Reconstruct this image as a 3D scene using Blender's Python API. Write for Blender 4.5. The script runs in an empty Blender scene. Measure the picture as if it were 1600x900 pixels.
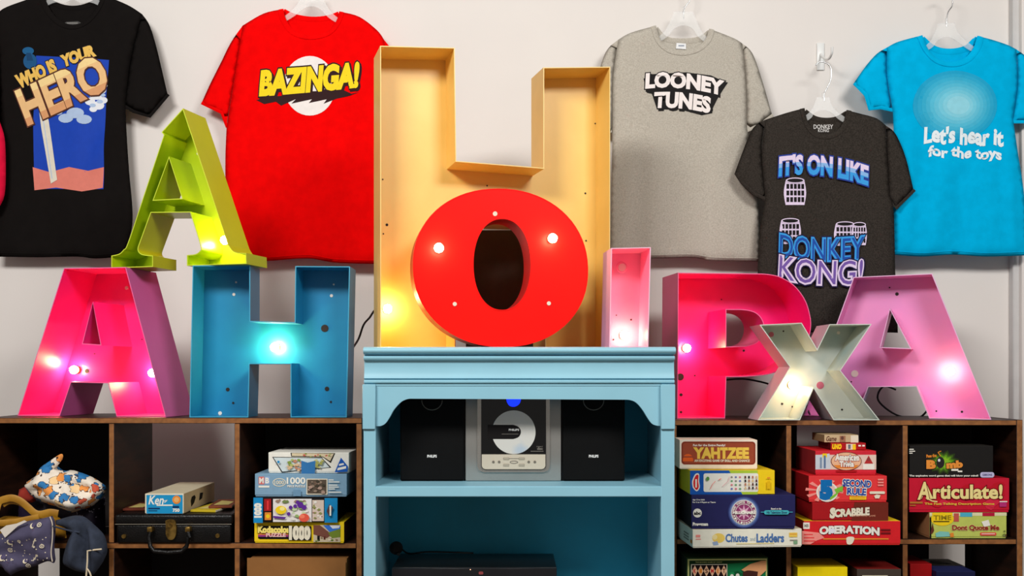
import bpy, bmesh, math, random
import numpy as np
from mathutils import Vector, Matrix, noise
from mathutils.geometry import delaunay_2d_cdt, tessellate_polygon

random.seed(7)
SC = bpy.context.scene
COL = SC.collection

# ------------------------------------------------------------------ camera, light, exposure
F, CX, CY = 1556.0, 800.0, 580.0            # focal length, principal point (1600x900 frame)
CAM = Vector((0.0, -2.8, 1.24))
cam_data = bpy.data.cameras.new('camera')
cam_data.sensor_width = 36.0
cam_data.lens = F / 1600.0 * 36.0
cam_data.shift_y = (CY - 450.0) / 1600.0
cam_data.clip_start = 0.05
cam = bpy.data.objects.new('camera', cam_data)
cam.location = CAM
cam.rotation_euler = (math.pi / 2, 0, 0)
COL.objects.link(cam)
SC.camera = cam

world = bpy.data.worlds.new('world'); SC.world = world
world.use_nodes = True
world.node_tree.nodes['Background'].inputs[0].default_value = (1.0, 0.95, 0.9, 1)
world.node_tree.nodes['Background'].inputs[1].default_value = 0.16

def area_light(name, loc, target, sx, sy, power, color):
    d = bpy.data.lights.new(name, 'AREA'); d.shape = 'RECTANGLE'
    d.size = sx; d.size_y = sy; d.energy = power; d.color = color
    o = bpy.data.objects.new(name, d); o.location = loc
    o.rotation_euler = (Vector(target) - Vector(loc)).to_track_quat('-Z', 'Y').to_euler()
    COL.objects.link(o)
    return o
WARM = (1.0, 0.99, 0.968)
area_light('ceiling_panel_light', (-1.4, -2.7, 3.2), (-0.2, 0.5, 1.3), 1.2, 0.6, 66, WARM)
area_light('ceiling_panel_light', (1.7, -2.9, 3.25), (0.5, 0.5, 1.3), 1.2, 0.6, 56, WARM)

SC.view_settings.view_transform = 'Standard'
SC.view_settings.look = 'None'
SC.view_settings.gamma = 1.0
SC.view_settings.use_curve_mapping = False
SC.view_settings.exposure = 0.3

# ------------------------------------------------------------------ helpers: projection
Y_WALL = 0.65
def at(px, py, Y):
    """world point on the vertical plane y=Y that the photo shows at pixel (px, py)"""
    D = Y - CAM.y
    return Vector(((px - CX) * D / F, Y, CAM.z - (py - CY) * D / F))
def wx(px, Y): return (px - CX) * (Y - CAM.y) / F
def wz(py, Y): return CAM.z - (py - CY) * (Y - CAM.y) / F
def mpp(Y): return (Y - CAM.y) / F

class Facing:
    """an upright plane through (x0, y0), turned by yaw about the vertical"""
    def __init__(s, x0, y0, yaw):
        s.o = Vector((x0, y0, 0)); s.yaw = yaw
        s.u = Vector((math.cos(yaw), math.sin(yaw), 0)); s.n = Vector((-math.sin(yaw), math.cos(yaw), 0))
    def uv(s, px, py, depth=0.0):
        d = Vector(((px - CX) / F, 1.0, -(py - CY) / F))
        t = ((s.o + s.n * depth - CAM).dot(s.n)) / d.dot(s.n)
        p = CAM + d * t
        return ((p - s.o).dot(s.u), p.z)

# ------------------------------------------------------------------ helpers: materials
def lin(c):
    c = c / 255.0
    return c / 12.92 if c <= 0.04045 else ((c + 0.055) / 1.055) ** 2.4
MATS = {}
def mat(key, rgb, rough=0.5, var=0.05, nscale=18.0, bump=0.0, bscale=200.0, metal=0.0, spec=0.5, alpha=1.0, rgb2=None, stretch=None, coat=0.0, lo=0.35, hi=0.65):
    if key in MATS: return MATS[key]
    m = bpy.data.materials.new(key); m.use_nodes = True
    nt = m.node_tree; b = nt.nodes['Principled BSDF']
    c1 = tuple(lin(v) for v in rgb)
    c2 = tuple(lin(v) for v in rgb2) if rgb2 else tuple(max(0, v * (1 - 2 * var)) for v in c1)
    tc = nt.nodes.new('ShaderNodeTexCoord'); mp = nt.nodes.new('ShaderNodeMapping')
    if stretch: mp.inputs['Scale'].default_value = stretch
    nz = nt.nodes.new('ShaderNodeTexNoise'); nz.inputs['Scale'].default_value = nscale; nz.inputs['Detail'].default_value = 4
    rp = nt.nodes.new('ShaderNodeValToRGB')
    rp.color_ramp.elements[0].position = lo; rp.color_ramp.elements[1].position = hi
    rp.color_ramp.elements[0].color = (*c1, 1); rp.color_ramp.elements[1].color = (*c2, 1)
    nt.links.new(tc.outputs['Object'], mp.inputs[0]); nt.links.new(mp.outputs[0], nz.inputs['Vector'])
    nt.links.new(nz.outputs['Fac'], rp.inputs[0]); nt.links.new(rp.outputs[0], b.inputs['Base Color'])
    b.inputs['Roughness'].default_value = rough; b.inputs['Metallic'].default_value = metal
    b.inputs['Specular IOR Level'].default_value = spec; b.inputs['Alpha'].default_value = alpha
    b.inputs['Coat Weight'].default_value = coat
    if bump:
        n2 = nt.nodes.new('ShaderNodeTexNoise'); n2.inputs['Scale'].default_value = bscale
        bp = nt.nodes.new('ShaderNodeBump'); bp.inputs['Strength'].default_value = bump; bp.inputs['Distance'].default_value = 0.002
        nt.links.new(mp.outputs[0], n2.inputs['Vector'])
        nt.links.new(n2.outputs['Fac'], bp.inputs['Height']); nt.links.new(bp.outputs[0], b.inputs['Normal'])
    MATS[key] = m
    return m
def glow(key, rgb, strength):
    if key in MATS: return MATS[key]
    m = bpy.data.materials.new(key); m.use_nodes = True
    b = m.node_tree.nodes['Principled BSDF']
    b.inputs['Base Color'].default_value = (*[lin(v) for v in rgb], 1)
    b.inputs['Emission Color'].default_value = (*[lin(v) for v in rgb], 1)
    b.inputs['Emission Strength'].default_value = strength
    MATS[key] = m
    return m
def ink(r, g, b):
    return mat('ink_%d_%d_%d' % (r, g, b), (r, g, b), rough=0.6, var=0.03, nscale=60, spec=0.15)
def fabric(key, rgb, heather=None):
    return mat(key, rgb, rough=0.95, rgb2=heather, nscale=260 if heather else 30, var=0.05, bump=0.15, bscale=700, spec=0.04)

# ------------------------------------------------------------------ helpers: objects and meshes
def link(name, me, parent=None, loc=None):
    o = bpy.data.objects.new(name, me); COL.objects.link(o)
    if parent: o.parent = parent
    if loc is not None: o.location = loc
    return o
def tag(o, label=None, cat=None, group=None, kind=None):
    if label: o['label'] = label
    if cat: o['category'] = cat
    if group: o['group'] = group
    if kind: o['kind'] = kind
    return o
def thing(name, label, cat, loc=(0, 0, 0), rz=0.0, group=None):
    o = link(name, None, None, loc); o.rotation_euler = (0, 0, rz); o.empty_display_size = 0.05
    return tag(o, label, cat, group)
def mesh(name, verts, faces, mats, fm=None, smooth=None):
    me = bpy.data.meshes.new(name); me.from_pydata([tuple(v) for v in verts], [], faces)
    for m in (mats if isinstance(mats, (list, tuple)) else [mats]): me.materials.append(m)
    if fm is not None: me.polygons.foreach_set('material_index', fm)
    if smooth is not None:
        me.polygons.foreach_set('use_smooth', [True] * len(me.polygons))
        if smooth < 180: me.set_sharp_from_angle(angle=math.radians(smooth))
    me.update()
    return me
def bm_mesh(name, bm, mats, smooth=None):
    bmesh.ops.recalc_face_normals(bm, faces=bm.faces)
    me = bpy.data.meshes.new(name); bm.to_mesh(me); bm.free()
    for m in (mats if isinstance(mats, (list, tuple)) else [mats]): me.materials.append(m)
    if smooth is not None:
        me.polygons.foreach_set('use_smooth', [True] * len(me.polygons))
        if smooth < 180: me.set_sharp_from_angle(angle=math.radians(smooth))
    return me
def bm_box(bm, x0, x1, y0, y1, z0, z1, bev=0.0, mi=0, seg=1):
    r = bmesh.ops.create_cube(bm, size=1.0)
    vs = r['verts']
    bmesh.ops.scale(bm, vec=(x1 - x0, y1 - y0, z1 - z0), verts=vs)
    bmesh.ops.translate(bm, vec=((x0 + x1) / 2, (y0 + y1) / 2, (z0 + z1) / 2), verts=vs)
    fs = set(f for v in vs for f in v.link_faces)
    for f in fs: f.material_index = mi
    if bev:
        es = list(set(e for v in vs for e in v.link_edges))
        bmesh.ops.bevel(bm, geom=es, offset=bev, segments=seg, affect='EDGES', profile=0.5)
def box(name, parent, m, x0, x1, y0, y1, z0, z1, bev=0.0015, seg=1):
    bm = bmesh.new(); bm_box(bm, x0, x1, y0, y1, z0, z1, bev, 0, seg)
    return link(name, bm_mesh(name, bm, m, 40), parent)
def bm_tube(bm, pts, r, n=8, closed=False, mi=0):
    pts = [Vector(p) for p in pts]; rings = []; N = len(pts)
    up = Vector((0.13, 0.31, 0.94))
    for i, p in enumerate(pts):
        if closed: t = pts[(i + 1) % N] - pts[i - 1]
        else: t = pts[min(i + 1, N - 1)] - pts[max(i - 1, 0)]
        t.normalize()
        a = t.cross(up)
        if a.length < 1e-3: a = t.cross(Vector((1, 0, 0)))
        a.normalize(); b = t.cross(a); b.normalize(); up = a.cross(t) if False else up
        rr = r[i] if isinstance(r, (list, tuple)) else r
        rings.append([bm.verts.new(p + a * (rr * math.cos(2 * math.pi * k / n)) + b * (rr * math.sin(2 * math.pi * k / n))) for k in range(n)])
    for i in range(N if closed else N - 1):
        A, B = rings[i], rings[(i + 1) % N]
        for k in range(n):
            bm.faces.new((A[k], A[(k + 1) % n], B[(k + 1) % n], B[k])).material_index = mi
    if not closed:
        bm.faces.new(rings[0]).material_index = mi; bm.faces.new(rings[-1][::-1]).material_index = mi
def tube(name, parent, m, pts, r, n=8, closed=False):
    bm = bmesh.new(); bm_tube(bm, pts, r, n, closed)
    return link(name, bm_mesh(name, bm, m, 60), parent)
def crom(pts, seg=6, closed=False):
    """smooth curve through the points"""
    P = [np.array(p, float) for p in pts]; n = len(P); out = []
    if n < 3 and not closed: return [tuple(p) for p in P]
    for i in range(n if closed else n - 1):
        if closed: p0, p1, p2, p3 = P[i - 1], P[i], P[(i + 1) % n], P[(i + 2) % n]
        else: p0, p1, p2, p3 = P[max(i - 1, 0)], P[i], P[i + 1], P[min(i + 2, n - 1)]
        for k in range(seg):
            t = k / seg
            out.append(tuple(0.5 * (2 * p1 + (p2 - p0) * t + (2 * p0 - 5 * p1 + 4 * p2 - p3) * t * t + (3 * p1 - p0 - 3 * p2 + p3) * t ** 3)))
    if not closed: out.append(tuple(P[-1]))
    return out
def path(*curves, seg=5):
    """several smooth curves one after the other, corners where they meet"""
    out = []
    for c in curves:
        q = crom(c, seg) if len(c) > 2 else [tuple(map(float, p)) for p in c]
        if out and (abs(out[-1][0] - q[0][0]) + abs(out[-1][1] - q[0][1]) < 1e-6): q = q[1:]
        out += q
    if abs(out[0][0] - out[-1][0]) + abs(out[0][1] - out[-1][1]) < 1e-6: out.pop()
    return out
def signed_area(L):
    return 0.5 * sum(L[i - 1][0] * L[i][1] - L[i][0] * L[i - 1][1] for i in range(len(L)))
def offset(L, t):
    """shift every edge of the closed loop to its left by t"""
    n = len(L); out = []
    for i in range(n):
        a = np.array(L[i - 1]); b = np.array(L[i]); c = np.array(L[(i + 1) % n])
        d1 = b - a; d2 = c - b
        d1 = d1 / (np.linalg.norm(d1) + 1e-12); d2 = d2 / (np.linalg.norm(d2) + 1e-12)
        n1 = np.array((-d1[1], d1[0])); n2 = np.array((-d2[1], d2[0]))
        m = n1 + n2; k = max(0.35, 1 + float(n1.dot(n2)))
        out.append(tuple(b + m * (t / k)))
    return out
def fill(loops):
    """triangles filling the first loop minus the others; indexes into the joined point list"""
    return [tuple(t) for t in tessellate_polygon([[Vector((p[0], p[1], 0)) for p in L] for L in loops])]
def slab_mesh(name, loops, y0, y1, mats, mi_side=0, smooth=30):
    """a plate with thickness: loops are in (x, z), front at y0, back at y1"""
    P = [p for L in loops for p in L]; N = len(P); tris = fill(loops)
    V = [(p[0], y0, p[1]) for p in P] + [(p[0], y1, p[1]) for p in P]
    Fs = [t for t in tris] + [tuple(i + N for i in t[::-1]) for t in tris]; fm = [0] * len(Fs)
    s = 0
    for L in loops:
        for i in range(len(L)):
            a = s + i; b = s + (i + 1) % len(L)
            Fs.append((a, b, b + N, a + N)); fm.append(mi_side)
        s += len(L)
    bm = bmesh.new()
    vs = [bm.verts.new(v) for v in V]
    for f, k in zip(Fs, fm):
        try: bm.faces.new([vs[i] for i in f]).material_index = k
        except ValueError: pass
    return bm_mesh(name, bm, mats, smooth)
def profile_x(name, parent, m, prof, x0, x1, smooth=30):
    """a profile in (y, z) run along x from x0 to x1"""
    n = len(prof); V = [(x0, p[0], p[1]) for p in prof] + [(x1, p[0], p[1]) for p in prof]
    tr = fill([prof])
    Fs = [t for t in tr] + [tuple(i + n for i in t[::-1]) for t in tr]
    for i in range(n): Fs.append((i, (i + 1) % n, (i + 1) % n + n, i + n))
    bm = bmesh.new(); vs = [bm.verts.new(v) for v in V]
    for f in Fs: bm.faces.new([vs[i] for i in f])
    return link(name, bm_mesh(name, bm, m, smooth), parent)
def bm_disc(bm, c, r, depth, axis='y', n=20, mi=0, r2=None):
    """a short cylinder from c towards -axis (towards the viewer for y)"""
    r2 = r if r2 is None else r2
    M = {'y': Matrix.Rotation(math.pi / 2, 4, 'X'), 'z': Matrix.Identity(4)}[axis]
    res = bmesh.ops.create_cone(bm, cap_ends=True, segments=n, radius1=r, radius2=r2, depth=depth, matrix=Matrix.Translation(c) @ M)
    for f in set(f for v in res['verts'] for f in v.link_faces): f.material_index = mi
def disc(name, parent, m, c, r, depth=0.002, axis='y', n=20):
    bm = bmesh.new(); bm_disc(bm, c, r, depth, axis, n)
    return link(name, bm_mesh(name, bm, m, 40), parent)

# ------------------------------------------------------------------ helpers: lettering and printed pictures
TXT = {}
def text2d(body, bold=0.0, shear=0.0, space=1.0):
    key = (body, bold, shear, space)
    if key in TXT: return TXT[key]
    c = bpy.data.curves.new('t', 'FONT'); c.body = body; c.offset = bold; c.shear = shear; c.space_character = space
    c.resolution_u = 3; c.fill_mode = 'FRONT'
    o = bpy.data.objects.new('t', c); COL.objects.link(o)
    bpy.context.view_layer.update()
    me = bpy.data.meshes.new_from_object(o.evaluated_get(bpy.context.evaluated_depsgraph_get()))
    V = np.array([(v.co.x, v.co.y) for v in me.vertices]); Fs = [tuple(p.vertices) for p in me.polygons]
    bpy.data.objects.remove(o); bpy.data.curves.remove(c); bpy.data.meshes.remove(me)
    TXT[key] = (V, Fs)
    return TXT[key]

class Print:
    """flat ink shapes in photo pixels, laid in thin layers on a face; fmap turns a pixel into local (x, z)"""
    def __init__(s, fmap, gap=0.0006, step=0.0002, cut=None):
        s.fmap = fmap; s.gap = gap; s.step = step; s.cut = cut; s.layers = []; s.n = 0
    def add(s, V, Fs, m, up=True):
        if up: s.n += 1
        s.layers.append((V, Fs, m, s.n)); return s
    def poly(s, pts, m): return s.add(list(pts), fill([pts]), m)
    def ring(s, outer, inner, m): return s.add(list(outer) + list(inner), fill([outer, inner]), m)
    def rect(s, x0, y0, x1, y1, m, r=0.0):
        if r <= 0: return s.poly([(x0, y0), (x1, y0), (x1, y1), (x0, y1)], m)
        pts = []
        for cx, cy, a in ((x1 - r, y1 - r, 0), (x0 + r, y1 - r, 90), (x0 + r, y0 + r, 180), (x1 - r, y0 + r, 270)):
            pts += [(cx + r * math.cos(math.radians(a + k * 22.5)), cy + r * math.sin(math.radians(a + k * 22.5))) for k in range(5)]
        return s.poly(pts, m)
    def disc(s, cx, cy, rx, ry, m, n=32):
        return s.poly([(cx + rx * math.cos(2 * math.pi * k / n), cy + ry * math.sin(2 * math.pi * k / n)) for k in range(n)], m)
    def hoop(s, cx, cy, rx, ry, w, m, n=32):
        a = [2 * math.pi * k / n for k in range(n)]
        return s.ring([(cx + rx * math.cos(t), cy + ry * math.sin(t)) for t in a], [(cx + (rx - w) * math.cos(t), cy + (ry - w) * math.sin(t)) for t in a], m)
    def line(s, pts, w, m):
        for (x0, y0), (x1, y1) in zip(pts[:-1], pts[1:]):
            L = math.hypot(x1 - x0, y1 - y0) + 1e-9; nx, ny = -(y1 - y0) / L * w / 2, (x1 - x0) / L * w / 2
            s.poly([(x0 + nx, y0 + ny), (x1 + nx, y1 + ny), (x1 - nx, y1 - ny), (x0 - nx, y0 - ny)], m); s.n -= 1
        s.n += 1
        return s
    def text(s, body, x0, y0, x1, y1, m, bold=0.02, shear=0.0, edge=None, rot=0.0, warp=None, space=1.0, shadow=None, bands=None):
        """fit the words into the pixel box; edge = (extra boldness, ink) draws an outline first; shadow = (dx, dy, ink)"""
        V0, _ = text2d(body, bold, shear, space)
        a, b = V0.min(0), V0.max(0); sx = (x1 - x0) / max(1e-6, b[0] - a[0]); sy = (y1 - y0) / max(1e-6, b[1] - a[1])
        cx, cy = (x0 + x1) / 2, (y0 + y1) / 2; c, sn = math.cos(math.radians(rot)), math.sin(math.radians(rot))
        def put(bd, mm, dx=0, dy=0, keep=None):
            V, Fs = text2d(body, bd, shear, space); out = []
            if keep:                                  # only the part of the letters between two heights
                bm = bmesh.new(); vs = [bm.verts.new((p[0], p[1], 0)) for p in V]
                for f in Fs:
                    try: bm.faces.new([vs[i] for i in f])
                    except ValueError: pass
                for fr, no in ((keep[0], -1), (keep[1], 1)):
                    bmesh.ops.bisect_plane(bm, geom=bm.verts[:] + bm.edges[:] + bm.faces[:], plane_co=(0, a[1] + (b[1] - a[1]) * fr, 0), plane_no=(0, no, 0), clear_outer=True)
                bm.verts.index_update(); V = [(v.co.x, v.co.y) for v in bm.verts]; Fs = [tuple(v.index for v in f.verts) for f in bm.faces]; bm.free()
            for p in V:
                x = x0 + (p[0] - a[0]) * sx; y = y1 - (p[1] - a[1]) * sy
                if warp: x, y = warp(x, y)
                x, y = cx + (x - cx) * c - (y - cy) * sn, cy + (x - cx) * sn + (y - cy) * c
                out.append((x + dx, y + dy))
            s.add(out, Fs, mm)
        if shadow: put(bold + (edge[0] if edge else 0), shadow[2], shadow[0], shadow[1])
        if edge: put(bold + edge[0], edge[1])
        put(bold, m)
        for lo_, hi_, mm in bands or (): put(bold, mm, keep=(lo_, hi_))
        return s
    def blotches(s, x0, y0, x1, y1, inks, n, rmin, rmax, seed=1):
        rn = random.Random(seed)
        for _ in range(n):
            r = rn.uniform(rmin, rmax); x = rn.uniform(x0 + r, x1 - r); y = rn.uniform(y0 + r * .7, y1 - r * .7); k = 9
            s.poly([(x + r * rn.uniform(.7, 1.1) * math.cos(2 * math.pi * i / k), y + .7 * r * rn.uniform(.7, 1.1) * math.sin(2 * math.pi * i / k)) for i in range(k)], rn.choice(inks))
        return s
    def build(s, name, parent, y=0.0, surf=None, sub=()):
        mats = []; V = []; Fs = []; fm = []
        for LV, LF, m, lay in s.layers:
            if m not in mats: mats.append(m)
            k = mats.index(m); q = [s.fmap(p[0], p[1]) for p in LV]
            if s.cut and LF:
                bm = bmesh.new(); vs = [bm.verts.new((p[0], 0, p[1])) for p in q]
                for f in LF:
                    try: bm.faces.new([vs[i] for i in f])
                    except ValueError: pass
                A = np.array(q)
                for ax in (0, 1):
                    lo, hi = A[:, ax].min(), A[:, ax].max(); g = math.floor(lo / s.cut) + 1
                    while g * s.cut < hi:
                        co = (g * s.cut, 0, 0) if ax == 0 else (0, 0, g * s.cut); no = (1, 0, 0) if ax == 0 else (0, 0, 1)
                        bmesh.ops.bisect_plane(bm, geom=bm.verts[:] + bm.edges[:] + bm.faces[:], plane_co=co, plane_no=no); g += 1
                bm.verts.index_update()
                q = [(v.co.x, v.co.z) for v in bm.verts]; LF = [tuple(v.index for v in f.verts) for f in bm.faces]; bm.free()
            if not q: continue
            ys = surf(np.array(q)) if surf else [y] * len(q)
            o = len(V); d = s.gap + lay * s.step
            V += [(p[0], yy - d, p[1]) for p, yy in zip(q, ys)]
            Fs += [tuple(i + o for i in f) for f in LF]; fm += [k] * len(LF)
        me = mesh(name, V, Fs, mats, fm, 180 if surf else None)
        return link(name, me, parent)

# ------------------------------------------------------------------ the setting
M_WALL = mat('wall_paint', (233, 226, 220), rough=0.75, var=0.015, nscale=3, bump=0.08, bscale=90)
M_TRIM = mat('trim_paint', (205, 202, 200), rough=0.6, var=0.03)
M_FLOOR = mat('floor_tile', (120, 105, 90), rough=0.5, var=0.08, nscale=6)
def structure(o): o['kind'] = 'structure'; return o
structure(box('wall_back', None, M_WALL, -3.2, 3.2, Y_WALL, Y_WALL + 0.12, 0, 3.6, 0))
structure(box('floor', None, M_FLOOR, -3.2, 3.2, -4.5, Y_WALL + 0.12, -0.05, 0, 0))
structure(box('trim_1', None, M_TRIM, wx(1583, Y_WALL - .03), wx(1597, Y_WALL - .03), Y_WALL - 0.03, Y_WALL, 0, 3.6, 0.003))
structure(box('trim_2', None, M_WALL, wx(1597, Y_WALL - .05), 3.2, Y_WALL - 0.05, Y_WALL, 0, 3.6, 0.003))

# ------------------------------------------------------------------ cube shelves
M_WOOD = mat('dark_walnut_laminate', (58, 30, 16), rough=0.5, rgb2=(36, 18, 10), nscale=9, stretch=(1, 1, 6), spec=0.4)
M_EDGE = mat('walnut_edge_band', (156, 100, 52), rough=0.45, rgb2=(128, 80, 40), nscale=12, stretch=(5, 1, 5))
M_BOARD = mat('dark_hardboard', (24, 13, 9), rough=0.8, var=0.1)
def shelf_unit(label, Y, xs, zt, pitch, depth, backs):
    """xs: px ranges (left, right) of the four uprights; backs: (col, row, x-fraction from, to)"""
    X = [(wx(a, Y), wx(b, Y)) for a, b in xs]
    t = thing('cube_shelf', label, 'shelf unit', ((X[0][0] + X[-1][1]) / 2, Y + depth / 2, 0))
    ox, oy = t.location.x, t.location.y; th = 0.0155
    def pan(name, x0, x1, y0, y1, z0, z1):
        bm = bmesh.new(); bm_box(bm, x0 - ox, x1 - ox, y0 - oy, y1 - oy, z0, z1, 0.0012)
        for f in bm.faces:
            if f.normal.y < -0.9: f.material_index = 1
        link(name, bm_mesh(name, bm, [M_WOOD, M_EDGE], 40), t)
    y0, y1 = Y, Y + depth
    for i in (0, 3): pan('side_panel', X[i][0], X[i][1], y0, y1, 0.0, zt - (0.0 if i == 3 and Y > .1 else th + .0004) + (0 if not (i == 3 and Y > .1) else 0.001))
    xr = X[3][0] - .0005 if Y > .1 else X[3][1]
    pan('top_panel', X[0][0], xr, y0, y1, zt - th, zt)
    zs = [zt - th - pitch * 0, zt - pitch, zt - 2 * pitch, zt - 3 * pitch]
    for i in (1, 2):
        for k in range(3):
            pan('divider', X[i][0], X[i][1], y0 + .002, y1, (zs[k + 1] + .0003), (zs[k] - (0 if k == 0 else th) - .0003))
    for k in (1, 2, 3):
        pan('shelf_board', X[0][1] + .0003, X[3][0] - .0003, y0 + .001, y1, zs[k] - th, zs[k])
    for c, r, f0, f1 in backs:
        xa, xb = X[c][1], X[c + 1][0]
        zc1 = zs[r] - (th if r else 0) ; zc0 = zs[r + 1]
        bm = bmesh.new(); bm_box(bm, xa + (xb - xa) * f0 - ox, xa + (xb - xa) * f1 - ox, y1 - .006 - oy, y1 - .002 - oy, zc0 + .001, zc1 - .001)
        link('back_panel', bm_mesh('back_panel', bm, M_BOARD), t)
    return t, zs
YL, YR, DEP = 0.0, 0.18, 0.30
ZL = wz(653, YL); ZR = wz(656.5, YR)
PL = ZL - wz(848.5, YL); PR = ZR - wz(842.5, YR)
unit_l, zl = shelf_unit('dark walnut cube shelf on the left, holding bags, suitcase and jigsaw puzzles', YL,
    [(-28, -19), (169.5, 178), (366, 374.5), (556.5, 565.5)], ZL, PL, DEP,
    [(0, 0, 0, 1), (2, 0, 0, 1), (0, 1, .2, 1), (1, 1, 0, 1), (2, 1, 0, 1), (0, 2, 0, 1), (1, 2, 0, 1), (2, 2, 0, 1)])
unit_r, zr = shelf_unit('dark walnut cube shelf on the right, filled with board games', YR,
    [(1049, 1057.5), (1228.5, 1237), (1410.5, 1419), (1588.5, 1598)], ZR, PR, DEP,
    [(0, 0, 0, 1), (1, 0, 0, .3), (1, 0, .92, 1), (2, 0, 0, 1), (0, 1, 0, 1), (1, 1, 0, 1), (2, 1, 0, .57), (2, 1, .94, 1), (0, 2, 0, 1), (1, 2, 0, 1), (2, 2, 0, 1)])

# ------------------------------------------------------------------ blue hutch
YH = -0.2
M_BLUE = mat('light_blue_paint', (148, 202, 220), rough=0.42, var=0.035, nscale=5, spec=0.45)
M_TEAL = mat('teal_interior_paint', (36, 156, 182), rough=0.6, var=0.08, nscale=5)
hx = lambda p, Y=YH: wx(p, Y)
hz = lambda p, Y=YH: wz(p, Y)
hutch = thing('hutch', 'light blue painted hutch with scalloped apron holding a stereo', 'hutch', (0.019, 0.035, 0))
def hp(o): o.location = (-0.019, -0.035, 0); return o
HB = 0.17                                   # inner back
XL0, XL1, XR0, XR1 = hx(568), hx(587), hx(1033), hx(1054)
ZT = hz(542)
# top board and cornice with a cove
t0, t1 = hz(542), hz(554)
hp(profile_x('top_board', hutch, M_BLUE, path([(-.200, t1), (-.212, t1 + .003), (-.217, (t0 + t1) / 2), (-.212, t0 - .003), (-.202, t0)], [(-.202, t0), (.27, t0)], [(.27, t0), (.27, t1)], [(.27, t1), (-.200, t1)], seg=4), hx(567.5, -.215), hx(1056, -.215)))
c = [(-.2, hz(556)), (-.208, hz(557.2)), (-.208, hz(561.5)), (-.2, hz(563))]
cove = path([(-.196, t1 - .0003), (-.196, hz(556))], [(-.196, hz(556)), (-.209, hz(557)), (-.210, hz(560)), (-.207, hz(562.5))], [(-.207, hz(562.5)), (-.199, hz(564)), (-.1965, hz(573)), (-.1985, hz(584)), (-.203, hz(591))],
            [(-.203, hz(591)), (-.196, hz(593)), (-.203, hz(594)), (-.2045, hz(596)), (-.203, hz(598.5)), (-.196, hz(600))], [(-.196, hz(600)), (.25, hz(600))], [(.25, hz(600)), (.25, t1 - .0003)], seg=4)
hp(profile_x('cornice', hutch, M_BLUE, cove, hx(569), hx(1053.5)))
# apron with curved corners
za = lambda p: hz(p)
ap_px = path([(587.2, 603), (1032.8, 603)], [(1032.8, 603), (1032.8, 665)], [(1032.8, 665.5), (1026, 665), (1019, 662), (1012.5, 653.6), (1004, 640), (994, 629), (984, 625), (972, 624.5)], [(972, 624.5), (646, 623)],
            [(646, 623), (637, 623.5), (626.7, 628), (615.5, 640), (608.6, 652), (602, 661.5), (595, 665.5), (587.2, 666)], [(587.2, 666), (587.2, 603)])
hp(link('apron', slab_mesh('apron', [[(hx(p[0]), za(p[1])) for p in ap_px]], YH + .003, YH + .02, M_BLUE), hutch))
for a, b in ((XL0, XL1), (XR0, XR1)):
    hp(box('stile', hutch, M_BLUE, a, b, YH, YH + .022, 0, hz(600.2), .0012))
    hp(box('stile_block', hutch, M_BLUE, a - .002, b + .0005, YH - .008, YH, hz(670.5), hz(600.5), .0015))
hp(box('rail', hutch, M_BLUE, XL1 + .0003, XR0 - .0003, YH + .0012, YH + .02, hz(603), hz(600.2), .0005))
for a, b in ((XL0 + .002, XL0 + .02), (XR1 - .02, XR1 - .002)):
    bm = bmesh.new(); bm_box(bm, a, b, YH + .0222, .26, 0, hz(600.2) - .0005)
    hp(link('side_panel', bm_mesh('side_panel', bm, M_TEAL if False else M_BLUE), hutch))
HXL, HXR = XL0 + .0202, XR1 - .0202
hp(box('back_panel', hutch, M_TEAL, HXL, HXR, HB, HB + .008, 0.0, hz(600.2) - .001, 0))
ZS = hz(760)
hp(box('shelf', hutch, M_BLUE, HXL + .0003, HXR - .0003, YH + .001, HB - .0005, hz(776.5), ZS, .002))
ZS2 = ZS - .39
hp(box('shelf', hutch, M_BLUE, HXL + .0003, HXR - .0003, YH + .001, HB - .0005, ZS2 - .026, ZS2, .002))
hp(box('bottom_board', hutch, M_BLUE, HXL + .0003, HXR - .0003, YH + .001, HB - .0005, .06, .085, .002))
M_WHITEPL = mat('white_plastic', (235, 235, 232), rough=0.35)
for a, b in ((HXL + .0004, HXL + .0125), (HXR - .0125, HXR - .0004)):
    hp(box('shelf_clip', hutch, M_WHITEPL, a, b, YH + .03, YH + .042, hz(785.5), hz(776.7), .003))

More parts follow.
